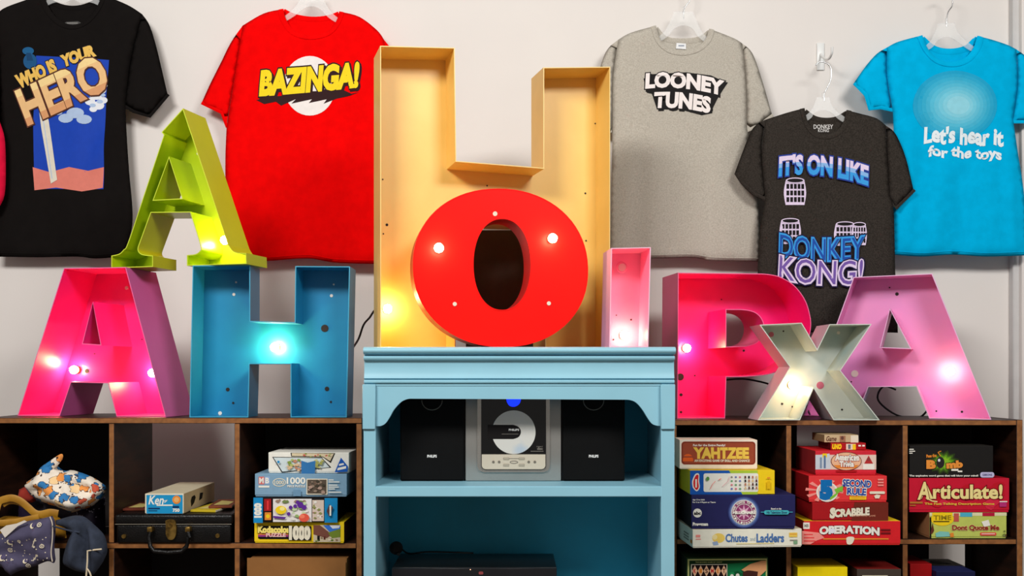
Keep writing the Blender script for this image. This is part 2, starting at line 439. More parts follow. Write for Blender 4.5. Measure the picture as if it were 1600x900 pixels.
# ------------------------------------------------------------------ channel letters
M_BULB = glow("lit_bulb", (255, 218, 164), 110.0); M_BULBS = glow('lit_bulb_soft', (255, 218, 164), 48.0); M_BULBB = glow('lit_bulb_bright', (255, 204, 132), 300.0)
M_SOCK = mat('bulb_socket_brass', (190, 150, 90), rough=0.4, metal=0.7)
M_HOLE = mat('empty_socket_dark', (38, 26, 22), rough=0.8)
M_HOLEW = mat('empty_socket_pale', (238, 226, 214), rough=0.6)
M_HOLEP = mat('empty_socket_pink', (196, 96, 120), rough=0.7)
M_GLASS = mat('unlit_bulb_glass', (235, 225, 205), rough=0.15, spec=0.8)
def letter(name, label, fac, depth, outer, holes, m_in, m_out, m_lip, zbase, bulbs=(), spots=(), snap=(), th=0.0025, group=None, face_front=False, m_hole=None, zscale=None, m_bulb=None):
    """outer/holes: outlines of the open front in pixels; bulbs: px; spots: (px, py, r_px, kind)"""
    uv = lambda p, d=0.0: fac.uv(p[0], p[1], d)
    O = [uv(p) for p in outer]; Hs = [[uv(p) for p in h] for h in holes]
    zmin = min(p[1] for p in O); ztop = max(p[1] for p in O)
    lowset = [p for p in O if p[1] < zmin + snap] if snap else []
    def fz(p):                                     # feet stand level on what carries them; optional stretch to a known height
        z = p[1]
        if snap and z < zmin + snap: z = zmin
        k = ((zscale - zbase) / (ztop - zmin)) if zscale else 1.0
        return (p[0], (z - zmin) * k)
    O = [fz(p) for p in O]; Hs = [[fz(p) for p in h] for h in Hs]
    xs = [p[0] for p in O]; cx = (min(xs) + max(xs)) / 2
    base = fac.o + fac.u * cx + fac.n * (depth / 2)
    t = thing(name, label, 'letter sign', (base.x, base.y, zbase + .0008), fac.yaw, group)
    sh = lambda L: [(p[0] - cx, p[1]) for p in L]
    O = sh(O); Hs = [sh(h) for h in Hs]
    if signed_area(O) < 0: O.reverse()
    for h in Hs:
        if signed_area(h) > 0: h.reverse()
    yf, yb = -depth / 2, depth / 2
    def rim(nm, L, mo):
        I = offset(L, th); n = len(L)
        V = [(p[0], yf, p[1]) for p in L] + [(p[0], yb, p[1]) for p in L] + [(p[0], yf, p[1]) for p in I] + [(p[0], yb, p[1]) for p in I]
        Fs = []; fm = []
        for i in range(n):
            j = (i + 1) % n
            Fs += [(i, i + n, j + n, j), (i, j, j + 2 * n, i + 2 * n), (i + 2 * n, j + 2 * n, j + 3 * n, i + 3 * n), (i + n, i + 3 * n, j + 3 * n, j + n)]; fm += [0, 2, 1, 0]
        bm = bmesh.new(); vs = [bm.verts.new(v) for v in V]
        for f, k in zip(Fs, fm): bm.faces.new([vs[i] for i in f]).material_index = k
        link(nm, bm_mesh(nm, bm, [mo, m_in, m_lip], 30), t)
    rim('outer_rim', O, m_out)
    for h in Hs: rim('counter_rim', h, m_hole or m_in)
    IO = offset(O, th * 1.02); IH = [offset(h, th * 1.02) for h in Hs]
    if face_front:
        link('face_plate', slab_mesh('face_plate', [IO] + IH, yf + .001, yf + .004, m_in), t); ys = yf + .001
    else:
        link('back_plate', slab_mesh('back_plate', [IO] + IH, yb - .004, yb - .001, m_in), t); ys = yb - .004
    dd = depth + (ys - yb) if not face_front else 0.001
    for b in bulbs:
        p = fac.uv(b[0], b[1], dd - .026); x, z = p[0] - cx, p[1] - zmin + (0 if True else 0)
        bm = bmesh.new(); bm_disc(bm, (x, ys - .006, z), .011, .012, 'y', 16)
        link('bulb_socket', bm_mesh('bulb_socket', bm, M_SOCK, 40), t)
        bm = bmesh.new(); bmesh.ops.create_uvsphere(bm, u_segments=16, v_segments=10, radius=.0125, matrix=Matrix.Translation((x, ys - .022, z)))
        link('bulb', bm_mesh('bulb', bm, m_bulb or M_BULB, 180), t)
    for sx, sy, r, k in spots:
        p = fac.uv(sx, sy, dd); x, z = p[0] - cx, p[1] - zmin
        rr = r * (fac.o.y - CAM.y) / F
        if k == 'ring':
            bm = bmesh.new(); bm_disc(bm, (x, ys - .002, z), rr * 1.5, .004, 'y', 20, 0, rr * 1.3); bm_disc(bm, (x, ys - .0045, z), rr, .004, 'y', 20, 1)
            link('bulb_socket', bm_mesh('bulb_socket', bm, [m_in, M_HOLEW], 40), t)
        else:
            disc('bulb_socket' if r > 3.5 else 'screw_hole', t, {'d': M_HOLE, 'w': M_HOLEW, 'g': M_GLASS, 'p': M_HOLEP}[k], (x, ys - .0006, z), rr, .0016)
    return t

def paint(key, rgb, var=0.05, rgb2=None, rough=0.38, nscale=7):
    return mat(key, rgb, rough=rough, var=var, nscale=nscale, rgb2=rgb2, spec=0.45)

# on the hutch ----------------------------------------------------
x0, y0 = wx(594, -.06), -.06
ang = math.atan2(wx(951, .13) - x0, 0.01)
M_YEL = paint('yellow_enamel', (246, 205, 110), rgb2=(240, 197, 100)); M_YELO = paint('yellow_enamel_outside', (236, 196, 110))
letter('letter_sign', 'tallest marquee letter, a yellow H on top of the blue hutch', Facing(x0, y0, math.radians(16.5)), 0.115,
    [(594, 68), (710.5, 71), (713, 248), (849, 259), (849, 102), (953.5, 101), (953, 540), (852, 540), (852, 348), (712, 344), (712, 540), (594, 540)], [],
    M_YEL, M_YELO, paint('yellow_lip', (250, 214, 130)), ZT, bulbs=[(606, 479)],
    spots=[(598, 277, 1.2, 'd'), (604.5, 348, 2.2, 'd'), (599, 362, 1.2, 'd'), (914.5, 299, 1.6, 'd'), (915.5, 373, 1.4, 'd'), (761, 287, 1.3, 'd'), (930, 190, 1.2, 'd')], snap=.02)
shade_board = thing('board', 'added dark board standing in for the shade behind the hole of the red O', 'board', (wx(784, .285), .262, ZT))  # added board: its brown stands in for shade behind the O hole
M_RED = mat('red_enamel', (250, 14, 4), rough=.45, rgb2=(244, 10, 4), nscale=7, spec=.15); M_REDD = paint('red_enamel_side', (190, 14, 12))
facO = Facing(wx(782, -.13), -.13, math.radians(10))
NO = 72
el = lambda cx, cy, rx, ry, e=2.0, n=NO, tilt=0: [(cx + rx * math.copysign(abs(math.cos(a)) ** (2 / e), math.cos(a)) + tilt * math.sin(a), cy + ry * math.copysign(abs(math.sin(a)) ** (2 / e), math.sin(a))) for a in [2 * math.pi * k / n for k in range(n)]]
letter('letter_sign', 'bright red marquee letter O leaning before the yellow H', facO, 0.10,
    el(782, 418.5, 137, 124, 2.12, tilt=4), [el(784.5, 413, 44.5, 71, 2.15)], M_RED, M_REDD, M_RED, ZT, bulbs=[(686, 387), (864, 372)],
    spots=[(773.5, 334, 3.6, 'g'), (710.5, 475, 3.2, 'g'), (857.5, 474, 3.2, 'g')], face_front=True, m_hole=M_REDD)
M_LPK = paint('pale_pink_enamel', (252, 158, 190), rgb2=(246, 148, 184)); M_LPKO = paint('pale_pink_outside', (226, 160, 196))
letter('letter_sign', 'small pale pink marquee letter I at the right end of the hutch top', Facing(wx(955, -.13), -.13, math.radians(5)), 0.12,
    [(955, 388), (1017, 386.7), (1013, 543), (951.7, 543)], [], M_LPK, M_LPKO, paint('pale_pink_lip', (250, 190, 212)), ZT, bulbs=[(976, 524)], m_bulb=M_BULBS,
    spots=[(971.5, 418.5, 6.2, 'ring'), (986, 500, 1.5, 'd'), (958.5, 531, 1.3, 'd'), (963, 493, 1, 'd')], snap=.02)

# on the left shelf ----------------------------------------------------
ZTOP2 = ZL + (wz(415, .02) - wz(652.5, .02))
M_HPK = paint('hot_pink_enamel', (246, 46, 142), rgb2=(240, 34, 130)); M_HPKO = paint('orchid_outside', (216, 100, 166))
letter('letter_sign', 'hot pink marquee letter A with orchid sides on the left shelf', Facing(wx(259.4, .04), .04, math.radians(-10)), 0.165,
    [(99.9, 418), (196.6, 416.4), (259.4, 651.7), (182, 650.5), (169, 599), (111, 597.5), (93.5, 649), (27.4, 648.5)], [[(145, 472.5), (157, 538), (129.5, 536.3)]],
    M_HPK, M_HPKO, paint('hot_pink_lip', (244, 110, 166)), ZL, bulbs=[(114, 578), (237, 583)],
    spots=[(198, 450, 3, 'g'), (136, 580, 3.6, 'd'), (222, 530.5, 1, 'd'), (148, 553, 1, 'd')], snap=.03, zscale=ZTOP2)
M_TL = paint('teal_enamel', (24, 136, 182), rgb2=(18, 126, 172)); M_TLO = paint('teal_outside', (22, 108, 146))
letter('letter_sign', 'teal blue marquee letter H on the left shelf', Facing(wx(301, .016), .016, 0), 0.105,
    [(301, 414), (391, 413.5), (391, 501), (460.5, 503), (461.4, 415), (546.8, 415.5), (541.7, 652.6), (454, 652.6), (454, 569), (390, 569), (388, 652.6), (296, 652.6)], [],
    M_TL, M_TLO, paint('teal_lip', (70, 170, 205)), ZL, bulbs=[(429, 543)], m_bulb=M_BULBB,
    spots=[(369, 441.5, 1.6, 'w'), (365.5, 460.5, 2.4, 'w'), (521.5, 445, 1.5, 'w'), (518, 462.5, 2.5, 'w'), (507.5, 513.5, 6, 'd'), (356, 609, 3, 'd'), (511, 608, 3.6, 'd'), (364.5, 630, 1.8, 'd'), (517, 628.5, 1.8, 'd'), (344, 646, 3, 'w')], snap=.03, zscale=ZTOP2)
M_LIME = paint('lime_enamel', (186, 206, 10), rgb2=(168, 196, 14)); M_LIMEO = paint('lime_outside', (192, 196, 18))
letter('letter_sign', 'lime green serif marquee letter A standing across the pink A and teal H', Facing(wx(290, .035), .035, math.radians(-15)), 0.115,
    path([(286, 170.2), (252.4, 207.5)], [(252.4, 207.5), (255.8, 212)], [(255.8, 212), (223.8, 308.6), (200, 380), (193, 391), (186, 397.5), (174, 400.4)], [(174, 400.4), (174, 416)], [(174, 416), (239, 416)], [(239, 416), (239, 400.4)],
         [(239, 400.4), (222, 398), (216, 391), (219, 380)], [(219, 380), (236, 333.5)], [(236, 333.5), (297, 333)], [(297, 333), (313, 384), (312, 393), (305, 398), (292, 399.5)], [(292, 399.5), (292, 414.4)], [(292, 414.4), (385.5, 413.5)],
         [(385.5, 413.5), (384.6, 396.3)], [(384.6, 396.3), (370, 395.5), (363, 392), (357, 383)], [(357, 383), (286, 170.2)], seg=5), [[(264, 248), (284.4, 311), (240, 313.3)]],
    M_LIME, M_LIMEO, paint('lime_lip', (206, 222, 60)), ZTOP2, bulbs=[(350, 376)],
    spots=[(309.5, 241, 2.3, 'w'), (324, 279, 2.2, 'w'), (340, 323, 2, 'w')], snap=.02)

# on the right shelf ----------------------------------------------------
M_PPK = paint('cerise_enamel', (248, 26, 130), rgb2=(242, 18, 118)); M_PPKO = paint('rose_outside', (198, 56, 104))
letter('letter_sign', 'cerise pink marquee letter P on the right shelf', Facing(wx(1059, .255), .255, math.radians(8)), 0.165,
    path([(1059.3, 425), (1190, 426.5)], [(1190, 426.5), (1205, 428), (1220, 432), (1240, 444), (1256.7, 465), (1265, 488), (1267, 512), (1258, 545), (1238, 569), (1215, 580), (1193, 585.5), (1160, 588)], [(1160, 588), (1135, 588.3)], [(1135, 588.3), (1133, 652.7)], [(1133, 652.7), (1058, 653.3)], [(1058, 653.3), (1059.3, 425)]),
    [path([(1135, 483.3), (1158, 483.3)], [(1158, 483.3), (1175, 486), (1187, 494), (1193, 508), (1190, 524), (1181, 534.5), (1165, 539.5)], [(1165, 539.5), (1135, 540.7)])],
    M_PPK, M_PPKO, paint('cerise_lip', (252, 110, 160)), ZR, bulbs=[(1074, 543)],
    spots=[(1063, 588, 5.8, 'd'), (1085.5, 586, 1.3, 'd'), (1064, 616, 2.6, 'd'), (1064, 643, 2, 'd'), (1127, 467, 1, 'd'), (1162, 547, 1.8, 'd')], snap=.03)
M_VIO = paint('violet_pink_enamel', (226, 146, 208), rgb2=(240, 150, 196), nscale=3); M_VIOO = paint('lavender_outside', (218, 188, 236))
letter('letter_sign', 'violet pink marquee letter A at the right end of the right shelf', Facing(wx(1549, .19), .19, math.radians(-25)), 0.10,
    [(1333.6, 433.6), (1456.6, 428), (1549, 655.8), (1452, 654.6), (1431.7, 604.8), (1357, 605.4), (1338, 651.5), (1254.8, 651)], [[(1390.6, 484.7), (1422, 544.7), (1376, 543)]],
    M_VIO, M_VIOO, paint('violet_lip', (242, 190, 226)), ZR, bulbs=[(1485, 581)], m_bulb=M_BULBS,
    spots=[(1401.5, 460, 2.8, 'd'), (1390, 450, 1.3, 'd'), (1335.5, 584.5, 5.8, 'w'), (1503, 644, 1.8, 'd'), (1463, 643, 1.4, 'd')], snap=.03)
M_MINT = mat('mint_enamel_painted_reflection', (206, 208, 198), rough=0.4, rgb2=(112, 160, 172), nscale=3.2, lo=.45, hi=.7, spec=0.45); M_MINTO = paint('greyed_pink_outside', (206, 186, 192))  # bluish noise patches put a colour reflection into the pale enamel
letter('letter_sign', 'mint marquee letter X, bluish reflection painted in, before the pink P and violet A', Facing(wx(1187, .16), .16, 0), 0.125,
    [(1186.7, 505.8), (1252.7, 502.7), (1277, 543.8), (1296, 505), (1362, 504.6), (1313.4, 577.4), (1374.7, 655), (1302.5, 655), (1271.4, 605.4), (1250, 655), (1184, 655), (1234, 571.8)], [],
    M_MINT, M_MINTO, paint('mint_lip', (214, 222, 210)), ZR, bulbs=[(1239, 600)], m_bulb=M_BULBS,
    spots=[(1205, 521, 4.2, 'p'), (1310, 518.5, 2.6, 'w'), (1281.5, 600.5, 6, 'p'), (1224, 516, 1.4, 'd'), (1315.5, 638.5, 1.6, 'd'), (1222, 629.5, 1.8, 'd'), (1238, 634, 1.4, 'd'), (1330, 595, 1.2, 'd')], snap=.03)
box('shade_panel', shade_board, mat('shade_board_brown', (62, 42, 26), rough=0.8, var=0.1), -.11, .11, -.003, .003, 0.0, .37)

# ------------------------------------------------------------------ T-shirts on hangers
def inside(P, L):
    x, y = P[:, 0], P[:, 1]; r = np.zeros(len(P), bool); L = np.array(L); j = len(L) - 1
    for i in range(len(L)):
        c = ((L[i, 1] > y) != (L[j, 1] > y)) & (x < (L[j, 0] - L[i, 0]) * (y - L[i, 1]) / (L[j, 1] - L[i, 1] + 1e-12) + L[i, 0])
        r ^= c; j = i
    return r
def edge_dist(P, L):
    L = np.array(L); A = L; B = np.roll(L, -1, 0); d = np.full(len(P), 9.0)
    for a, b in zip(A, B):
        ab = b - a; t = np.clip(((P - a) @ ab) / (ab @ ab + 1e-12), 0, 1)
        d = np.minimum(d, np.linalg.norm(P - a - t[:, None] * ab, axis=1))
    return d
def resample(L, step):
    out = []
    for i in range(len(L)):
        a = np.array(L[i]); b = np.array(L[(i + 1) % len(L)]); n = max(1, int(round(np.linalg.norm(b - a) / step)))
        out += [tuple(a + (b - a) * k / n) for k in range(n)]
    return out
class Cloth:
    """a hanging piece of cloth: front sheet puffed and folded, back sheet flat, joined along the outline"""
    def __init__(s, outline_px, Y, root, bulge=0.016, R=0.05, folds=(), seed=0, rough=0.0035, step=0.0135, back=0.004, open_px=None):
        s.Y = Y; s.root = root; s.bulge = bulge; s.R = R; s.seed = seed; s.rough = rough; s.back = back
        lx, ly, lz = root.location
        s.ly = ly; s.fmap = lambda px, py: (wx(px, Y) - lx, wz(py, Y) - lz)
        s.L = resample([s.fmap(*p) for p in outline_px], step)
        s.folds = [(np.array(s.fmap(a, b)), np.array(s.fmap(c, d)), w * mpp(Y), A) for a, b, c, d, w, A in folds]
        s.step = step; s.open = [s.fmap(*p) for p in open_px] if open_px else None
    def surf(s, P):
        """local y of the front sheet"""
        d = edge_dist(P, s.L); ins = inside(P, s.L); d = np.where(ins, d, 0)
        t = np.clip(d / s.R, 0, 1); y = s.bulge * (np.sqrt(np.maximum(0, 1 - (1 - t) ** 2)) if s.bulge > .015 else np.sin(t * math.pi / 2)); k = np.clip(d / .03, 0, 1)
        for a, b, w, A in s.folds:
            ab = b - a; u = ((P - a) @ ab) / (ab @ ab); uc = np.clip(u, 0, 1)
            dd = np.linalg.norm(P - a - uc[:, None] * ab, axis=1)
            y = y + k * 1.5 * A * np.exp(-(dd / w) ** 2) * np.clip(1.2 - np.abs(uc - .5), 0, 1)
        nz = np.array([noise.noise((p[0] * 7 + s.seed * 3.1, p[1] * 2.6, s.seed)) + .5 * noise.noise((p[0] * 15 + s.seed, p[1] * 7, 4 + s.seed)) for p in P])
        y = y + k * s.rough * nz
        return (s.Y - s.ly) - np.maximum(y, 0.0)
    def build(s, name, m, parent):
        A = np.array(s.L); lo, hi = A.min(0), A.max(0); st = s.step; G = []
        for j in range(int((hi[1] - lo[1]) / st) + 1):
            for i in range(int((hi[0] - lo[0]) / st) + 1):
                G.append((lo[0] + st * (i + .5 * (j % 2)), lo[1] + st * j))
        G = np.array(G); G = G[inside(G, s.L)]; G = G[edge_dist(G, s.L) > st * .55]
        n = len(s.L); pts = [Vector(p) for p in s.L] + [Vector((p[0], p[1])) for p in G]
        V2, _, Fs, _, _, _ = delaunay_2d_cdt(pts, [(i, (i + 1) % n) for i in range(n)], [], 1, 1e-5)
        P = np.array([(v.x, v.y) for v in V2]); d = edge_dist(P, s.L); rim = d < 1e-5
        yf = s.surf(P); V = [(p[0], y, p[1]) for p, y in zip(P, yf)]
        idx = {}; y0 = s.Y - s.ly; opn = None
        if s.open:
            O = np.array(s.open); opn = np.full(len(P), 9.0)
            for a, b in zip(O[:-1], O[1:]):
                ab = b - a; t = np.clip(((P - a) @ ab) / (ab @ ab + 1e-12), 0, 1); opn = np.minimum(opn, np.linalg.norm(P - a - t[:, None] * ab, axis=1))
            opn = opn < 1e-4
            Q = P[rim & ~opn]; d = np.array([np.min(np.linalg.norm(Q - p, axis=1)) for p in P])
        for i, p in enumerate(P):
            if rim[i] and not (opn is not None and opn[i]): idx[i] = i
            else: idx[i] = len(V); V.append((p[0], y0 + s.back * (1 if opn is not None and opn[i] else min(1, d[i] / .012)), p[1]))
        F2 = [tuple(f) for f in Fs] + [tuple(idx[i] for i in f[::-1]) for f in Fs]
        bm = bmesh.new(); vs = [bm.verts.new(v) for v in V]
        for f in F2:
            try: bm.faces.new([vs[i] for i in f])
            except ValueError: pass
        return link(name, bm_mesh(name, bm, m, 180), parent)
def ribbon(name, parent, m, pts_px, w_px, Y, root, surf=None, lift=.002, thick=.004, taper=True, side=1):
    """a band of cloth following a line of pixels, w_px wide to the right of the line, slightly rounded"""
    lx, ly, lz = root.location; P = [np.array((wx(p[0], Y) - lx, wz(p[1], Y) - lz)) for p in pts_px]; n = len(P); w = w_px * mpp(Y)
    V = []; C = [(0, 0), (.2, .8), (.5, 1), (.8, .8), (1, 0), (.5, -1)]
    L = []
    for i, p in enumerate(P):
        t = P[min(i + 1, n - 1)] - P[max(i - 1, 0)]; t = t / (np.linalg.norm(t) + 1e-9); nn = np.array((t[1], -t[0])) * side
        for a, b in C: L.append((p + nn * w * a, b))
    ys = surf(np.array([q[0] for q in L])) if surf is not None else [Y - ly] * len(L)
    V = [(q[0][0], y - lift - q[1] * thick * .5, q[0][1]) for q, y in zip(L, ys)]; k = len(C); Fs = []
    for i in range(n - 1):
        for j in range(k): Fs.append((i * k + j, i * k + (j + 1) % k, (i + 1) * k + (j + 1) % k, (i + 1) * k + j))
    Fs += [tuple(range(k)), tuple(range((n - 1) * k, n * k))[::-1]]
    bm = bmesh.new(); vs = [bm.verts.new(v) for v in V]
    for f in Fs: bm.faces.new([vs[i] for i in f])
    return link(name, bm_mesh(name, bm, m, 50), parent)

M_CLEAR = mat('clear_plastic', (242, 242, 240), rough=0.35, var=0.01, alpha=0.24, spec=0.35)
M_WIRE = mat('chrome_wire', (190, 190, 190), rough=0.2, metal=1.0, var=0.02)
def hanger(label, Y, cx, yt, L, R, hook, half=15, apex=22):
    base = at(cx, yt + 40, Y)
    t = thing('clothes_hanger', label, 'hanger', base, 0, 'clear plastic hangers under the shirts')
    m = lambda p: (wx(p[0], Y) - base.x, wz(p[1], Y) - base.z)
    L = (L[0] + 4, L[1] + 4); R = (R[0] - 4, R[1] + 4)
    dl = (L[0] - 40, L[1] + 22); dr = (R[0] + 40, R[1] + 22)
    up = path([dl, (L[0] - 2, L[1] - 1), (cx - half - 6, yt + 16), (cx - half, yt)], [(cx - half, yt), (cx + half, yt)], [(cx + half, yt), (cx + half + 6, yt + 16), (R[0] + 2, R[1] - 1), dr],
              [dr, (dr[0] - 1, dr[1] + 6)], [(dr[0] - 1, dr[1] + 6), (R[0] - 4, R[1] + 5), (cx + 14, yt + apex + 5), (cx, yt + apex), (cx - 14, yt + apex + 5), (L[0] + 4, L[1] + 5), (dl[0] + 1, dl[1] + 6)], [(dl[0] + 1, dl[1] + 6), dl])
    link('arms', slab_mesh('arms', [[m(p) for p in up]], -.0015, .0015, M_CLEAR), t)
    tube('neck', t, M_CLEAR, [(m((cx, yt + 1))[0], 0, m((cx, yt + 1))[1]), (m((cx, yt - 7))[0], 0, m((cx, yt - 7))[1])], .0045, 10)
    hp_ = crom([(m(p)[0], 0, m(p)[1]) for p in hook], 6)
    tube('hook', t, M_WIRE, hp_, .0019, 8)
    return t

def shirt(label, Y, fab, outline, sleeves, neck, back_neck, folds, collar_w, name='t_shirt', seed=1, bulge=.008, rough=.0045, label_px=None, fab_dark=None, hem=None, group=None):
    """outline: body panel (px, clockwise from the left neck point); sleeves: list of outlines; neck: front neckline px left to right; back_neck likewise"""
    xs = [p[0] for p in outline]; zs_ = [p[1] for p in outline]
    root = thing(name, label, 't-shirt', at((min(xs) + max(xs)) / 2, max(zs_), Y), 0, group)
    body = Cloth(outline, Y, root, bulge, .024, folds, seed, rough, back=.016, open_px=neck if back_neck else None)
    body.build('body', fab, root)
    for i, (sl, hemline) in enumerate(sleeves):
        c = Cloth(sl, Y + .002, root, bulge * .9, .022, [], seed + 5 + i, .003)
        so = c.build('sleeve', fab, root)
        if hemline: ribbon('sleeve_hem', so, fab, hemline, 5, Y + .003, root, c.surf, .0006, .002).location = (0, 0, 0)
    ribbon('collar', root, fab, neck, collar_w, Y, root, body.surf, .0015, .004)
    if back_neck:
        nb = list(back_neck) + list(reversed(neck)); lx, ly, lz = root.location
        m = lambda p: (wx(p[0], Y) - lx, wz(p[1], Y) - lz)
        low = [(p[0], p[1] + 6) for p in reversed(neck)]
        link('back_of_neck', slab_mesh('back_of_neck', [[m(p) for p in list(back_neck) + low]], Y - ly + .0165, Y - ly + .0185, fab), root)
        ribbon('back_collar', root, fab, back_neck, collar_w, Y + .0165, root, None, .0005, .003)
    if hem: ribbon('hem', root, fab, hem, 1.6, Y, root, body.surf, .0008, .0016)
    return root, body

S_BLACK = fabric('black_jersey', (24, 21, 20)); S_RED = fabric('red_jersey', (248, 5, 6)); S_GRAY = fabric('heather_grey_jersey', (196, 189, 176), (176, 168, 155))
S_CHAR = fabric('charcoal_heather_jersey', (62, 56, 51), (44, 40, 36)); S_TURQ = fabric('turquoise_jersey', (0, 182, 234)); S_PINK = fabric('crimson_jersey', (226, 22, 62))
YS = 0.585
# black shirt ---------------------------------------------------------------------------------------------
nk = crom([(68, -9), (78, 14), (94, 32), (114, 39), (134, 32), (150, 14), (160, -9)], 4)
out = path(nk[::-1], [(68, -9), (40, 0), (4, 14), (-10, 30)], [(-10, 30), (-2, 90), (-1, 170)], [(-1, 170), (-4, 260), (-6, 330), (-8, 401)], [(-8, 401), (60, 402), (120, 401), (150, 404), (191, 401)], [(191, 401), (205, 362), (207, 327), (202, 270), (198, 210), (196, 161)],
           [(196, 161), (203, 100), (214, 50), (222, 22)], [(222, 22), (200, 8), (160, -9)])
slR = path([(222, 22), (214, 50), (203, 100), (195, 163)], [(195, 163), (210, 172), (233, 180)], [(233, 180), (247, 163), (261.5, 146)], [(261.5, 146), (252, 105), (243, 68), (233, 38), (222, 22)])
slL = path([(-10, 30), (-2, 90), (0, 172)], [(0, 172), (-20, 184), (-44, 186)], [(-44, 186), (-64, 150)], [(-64, 150), (-48, 90), (-26, 45), (-10, 30)])
bn = crom([(70, -9), (90, 4), (114, 9), (138, 4), (158, -9)], 4)
black, bb = shirt('black T-shirt with blue poster print and slanted gold lettering, second from the left edge', YS, S_BLACK, out, [(slR, [(195, 163), (210, 172), (233, 180), (261.5, 146)]), (slL, None)], nk, bn,
    [(30, 250, 10, 400, 14, .006), (150, 330, 165, 400, 12, .006), (90, 330, 84, 400, 12, -.005), (190, 180, 150, 260, 12, .005), (205, 60, 190, 160, 10, .004)], 8, seed=2, hem=crom([(-7,395),(60,396),(120,395),(150,398),(192,395)], 8))
pr = Print(bb.fmap, .0009, .0001, .0135)
BL = ink(22, 66, 178); SKY = ink(60, 120, 215); CLD = ink(232, 234, 240); CLD2 = ink(176, 196, 226); GOLD = ink(236, 190, 92); GOLD2 = ink(250, 222, 150); TAN = ink(206, 136, 92); PKG = ink(226, 128, 112); BLK = ink(20, 16, 16); CRM = ink(226, 218, 200)
pr.poly([(58, 88), (93, 90), (172, 95), (168, 150), (163, 296), (56, 296), (53, 190)], BL)
pr.poly([(53, 262), (80, 270), (110, 262), (140, 268), (164, 262), (162, 294), (130, 300), (90, 294), (56, 298)], PKG)
for x, y, r in ((160, 142, 8), (152, 150, 10), (163, 158, 7), (143, 160, 8), (156, 166, 9), (165, 135, 5), (148, 172, 6)): pr.disc(x, y, r, r * .75, CLD, 14)
for x, y, r in ((158, 160, 5), (147, 166, 5), (163, 150, 4)): pr.disc(x, y, r, r * .6, CLD2, 12)
for x, y, r in ((120, 178, 14), (105, 186, 12), (134, 188, 12), (92, 176, 8)): pr.disc(x, y, r, r * .6, CLD2, 14)
pr.poly([(54, 106), (60, 105), (78, 190), (92, 282), (82, 288), (66, 200)], CRM); pr.line([(58, 118), (84, 280)], 1.2, CLD2)
pr.disc(46, 81, 9, 6, ink(24, 92, 140)); pr.disc(49, 97, 10.5, 12, ink(24, 84, 132)); pr.poly([(43, 84), (50, 84), (54, 96), (44, 96)], ink(18, 66, 108))
pr.text('WHO IS', 26, 105, 92, 128, GOLD, .07, .1, (.05, BLK), -24)
pr.text('YOUR', 97, 79, 152, 99, GOLD, .07, .1, (.05, BLK), -19)
pr.text('HERO', 27, 112, 173, 172, ink(238, 192, 134), .045, .08, (.03, ink(84, 44, 30)), -24, bands=((0, .22, ink(220, 158, 108)), (.8, 1.0, ink(248, 216, 150))))
pr.build('printed_picture', black, surf=bb.surf)
pl = Print(lambda a, b: bb.fmap(a, b), -.0135, .0003); pl.poly([(96, 35), (101, 32), (119, 31), (125, 34), (121, 37), (101, 38)], ink(74, 72, 70)); pl.rect(102, 33.4, 119, 34.6, ink(150, 146, 142))
tagm = pl.build('neck_print', black, y=YS - black.location.y)
hanger('clear hanger in the neck of the black poster-print shirt', YS + .006, 114, -22, (74, -4), (154, -4), [(114, -28), (115, -40), (124, -52), (124, -70), (114, -78), (104, -72)])
# crimson shirt at the left edge
nk = crom([(-160, 18), (-140, 52), (-110, 58), (-80, 52), (-62, 18)], 4)
out = path(nk[::-1], [(-160, 18), (-215, 40)], [(-215, 40), (-205, 200)], [(-205, 200), (-210, 330)], [(-210, 330), (-110, 334), (-4, 328)], [(-4, 328), (7, 305), (9, 260), (7, 215), (-2, 186)], [(-2, 186), (-14, 40)], [(-14, 40), (-62, 18)])
crim, cb = shirt('crimson T-shirt mostly cut off by the left edge of the photo', .535, S_PINK, out, [], nk, None, [(0, 220, 2, 310, 6, .005), (-40, 200, -30, 320, 12, .006)], 8, seed=3)
hanger('clear hanger of the crimson shirt beyond the left edge', .541, -111, 10, (-150, 22), (-72, 22), [(-111, 4), (-110, -8), (-101, -20), (-101, -38), (-111, -46), (-121, -40)])
# red shirt ---------------------------------------------------------------------------------------------
nk = crom([(443, 14), (447, 30), (460, 48), (485, 55), (512, 49), (526, 32), (530, 18)], 4)
out = path(nk[::-1], [(443, 14), (412, 21), (379, 40)], [(379, 40), (368, 110), (354, 198)], [(354, 198), (352, 252), (353, 330), (356, 407)], [(356, 407), (414, 408), (480, 404), (530, 411), (622, 413)], [(622, 413), (622, 330), (620, 250), (619, 200)], [(619, 200), (608, 110), (600, 62)], [(600, 62), (589, 47), (561, 26), (530, 18)])
slL = path([(379, 40), (368, 110), (353, 200)], [(353, 200), (345, 178), (314, 163)], [(314, 163), (328, 132), (345, 98), (361, 66), (379, 40)])
slR = path([(600, 62), (608, 110), (619, 202)], [(619, 202), (640, 184), (664, 172)], [(664, 172), (644, 125), (618, 85), (600, 62)])
bn = crom([(445, 14), (462, 22), (487, 26), (512, 24), (528, 18)], 4)
red, rb = shirt('red T-shirt with yellow comic lettering over a white disc', YS, S_RED, out, [(slL, [(353, 200), (345, 178), (314, 163)]), (slR, None)], nk, bn,
    [(400, 180, 380, 400, 18, .005), (560, 150, 575, 405, 16, .006), (470, 260, 455, 405, 20, -.005), (520, 240, 530, 408, 18, .004), (365, 190, 420, 120, 14, .004)], 8, seed=4, hem=crom([(357,401),(414,402),(480,398),(530,405),(620,407)], 8))
pr = Print(rb.fmap, .0009, .0001, .0135)
WH = ink(244, 236, 232); YB = ink(250, 220, 24); DK = ink(44, 8, 10)
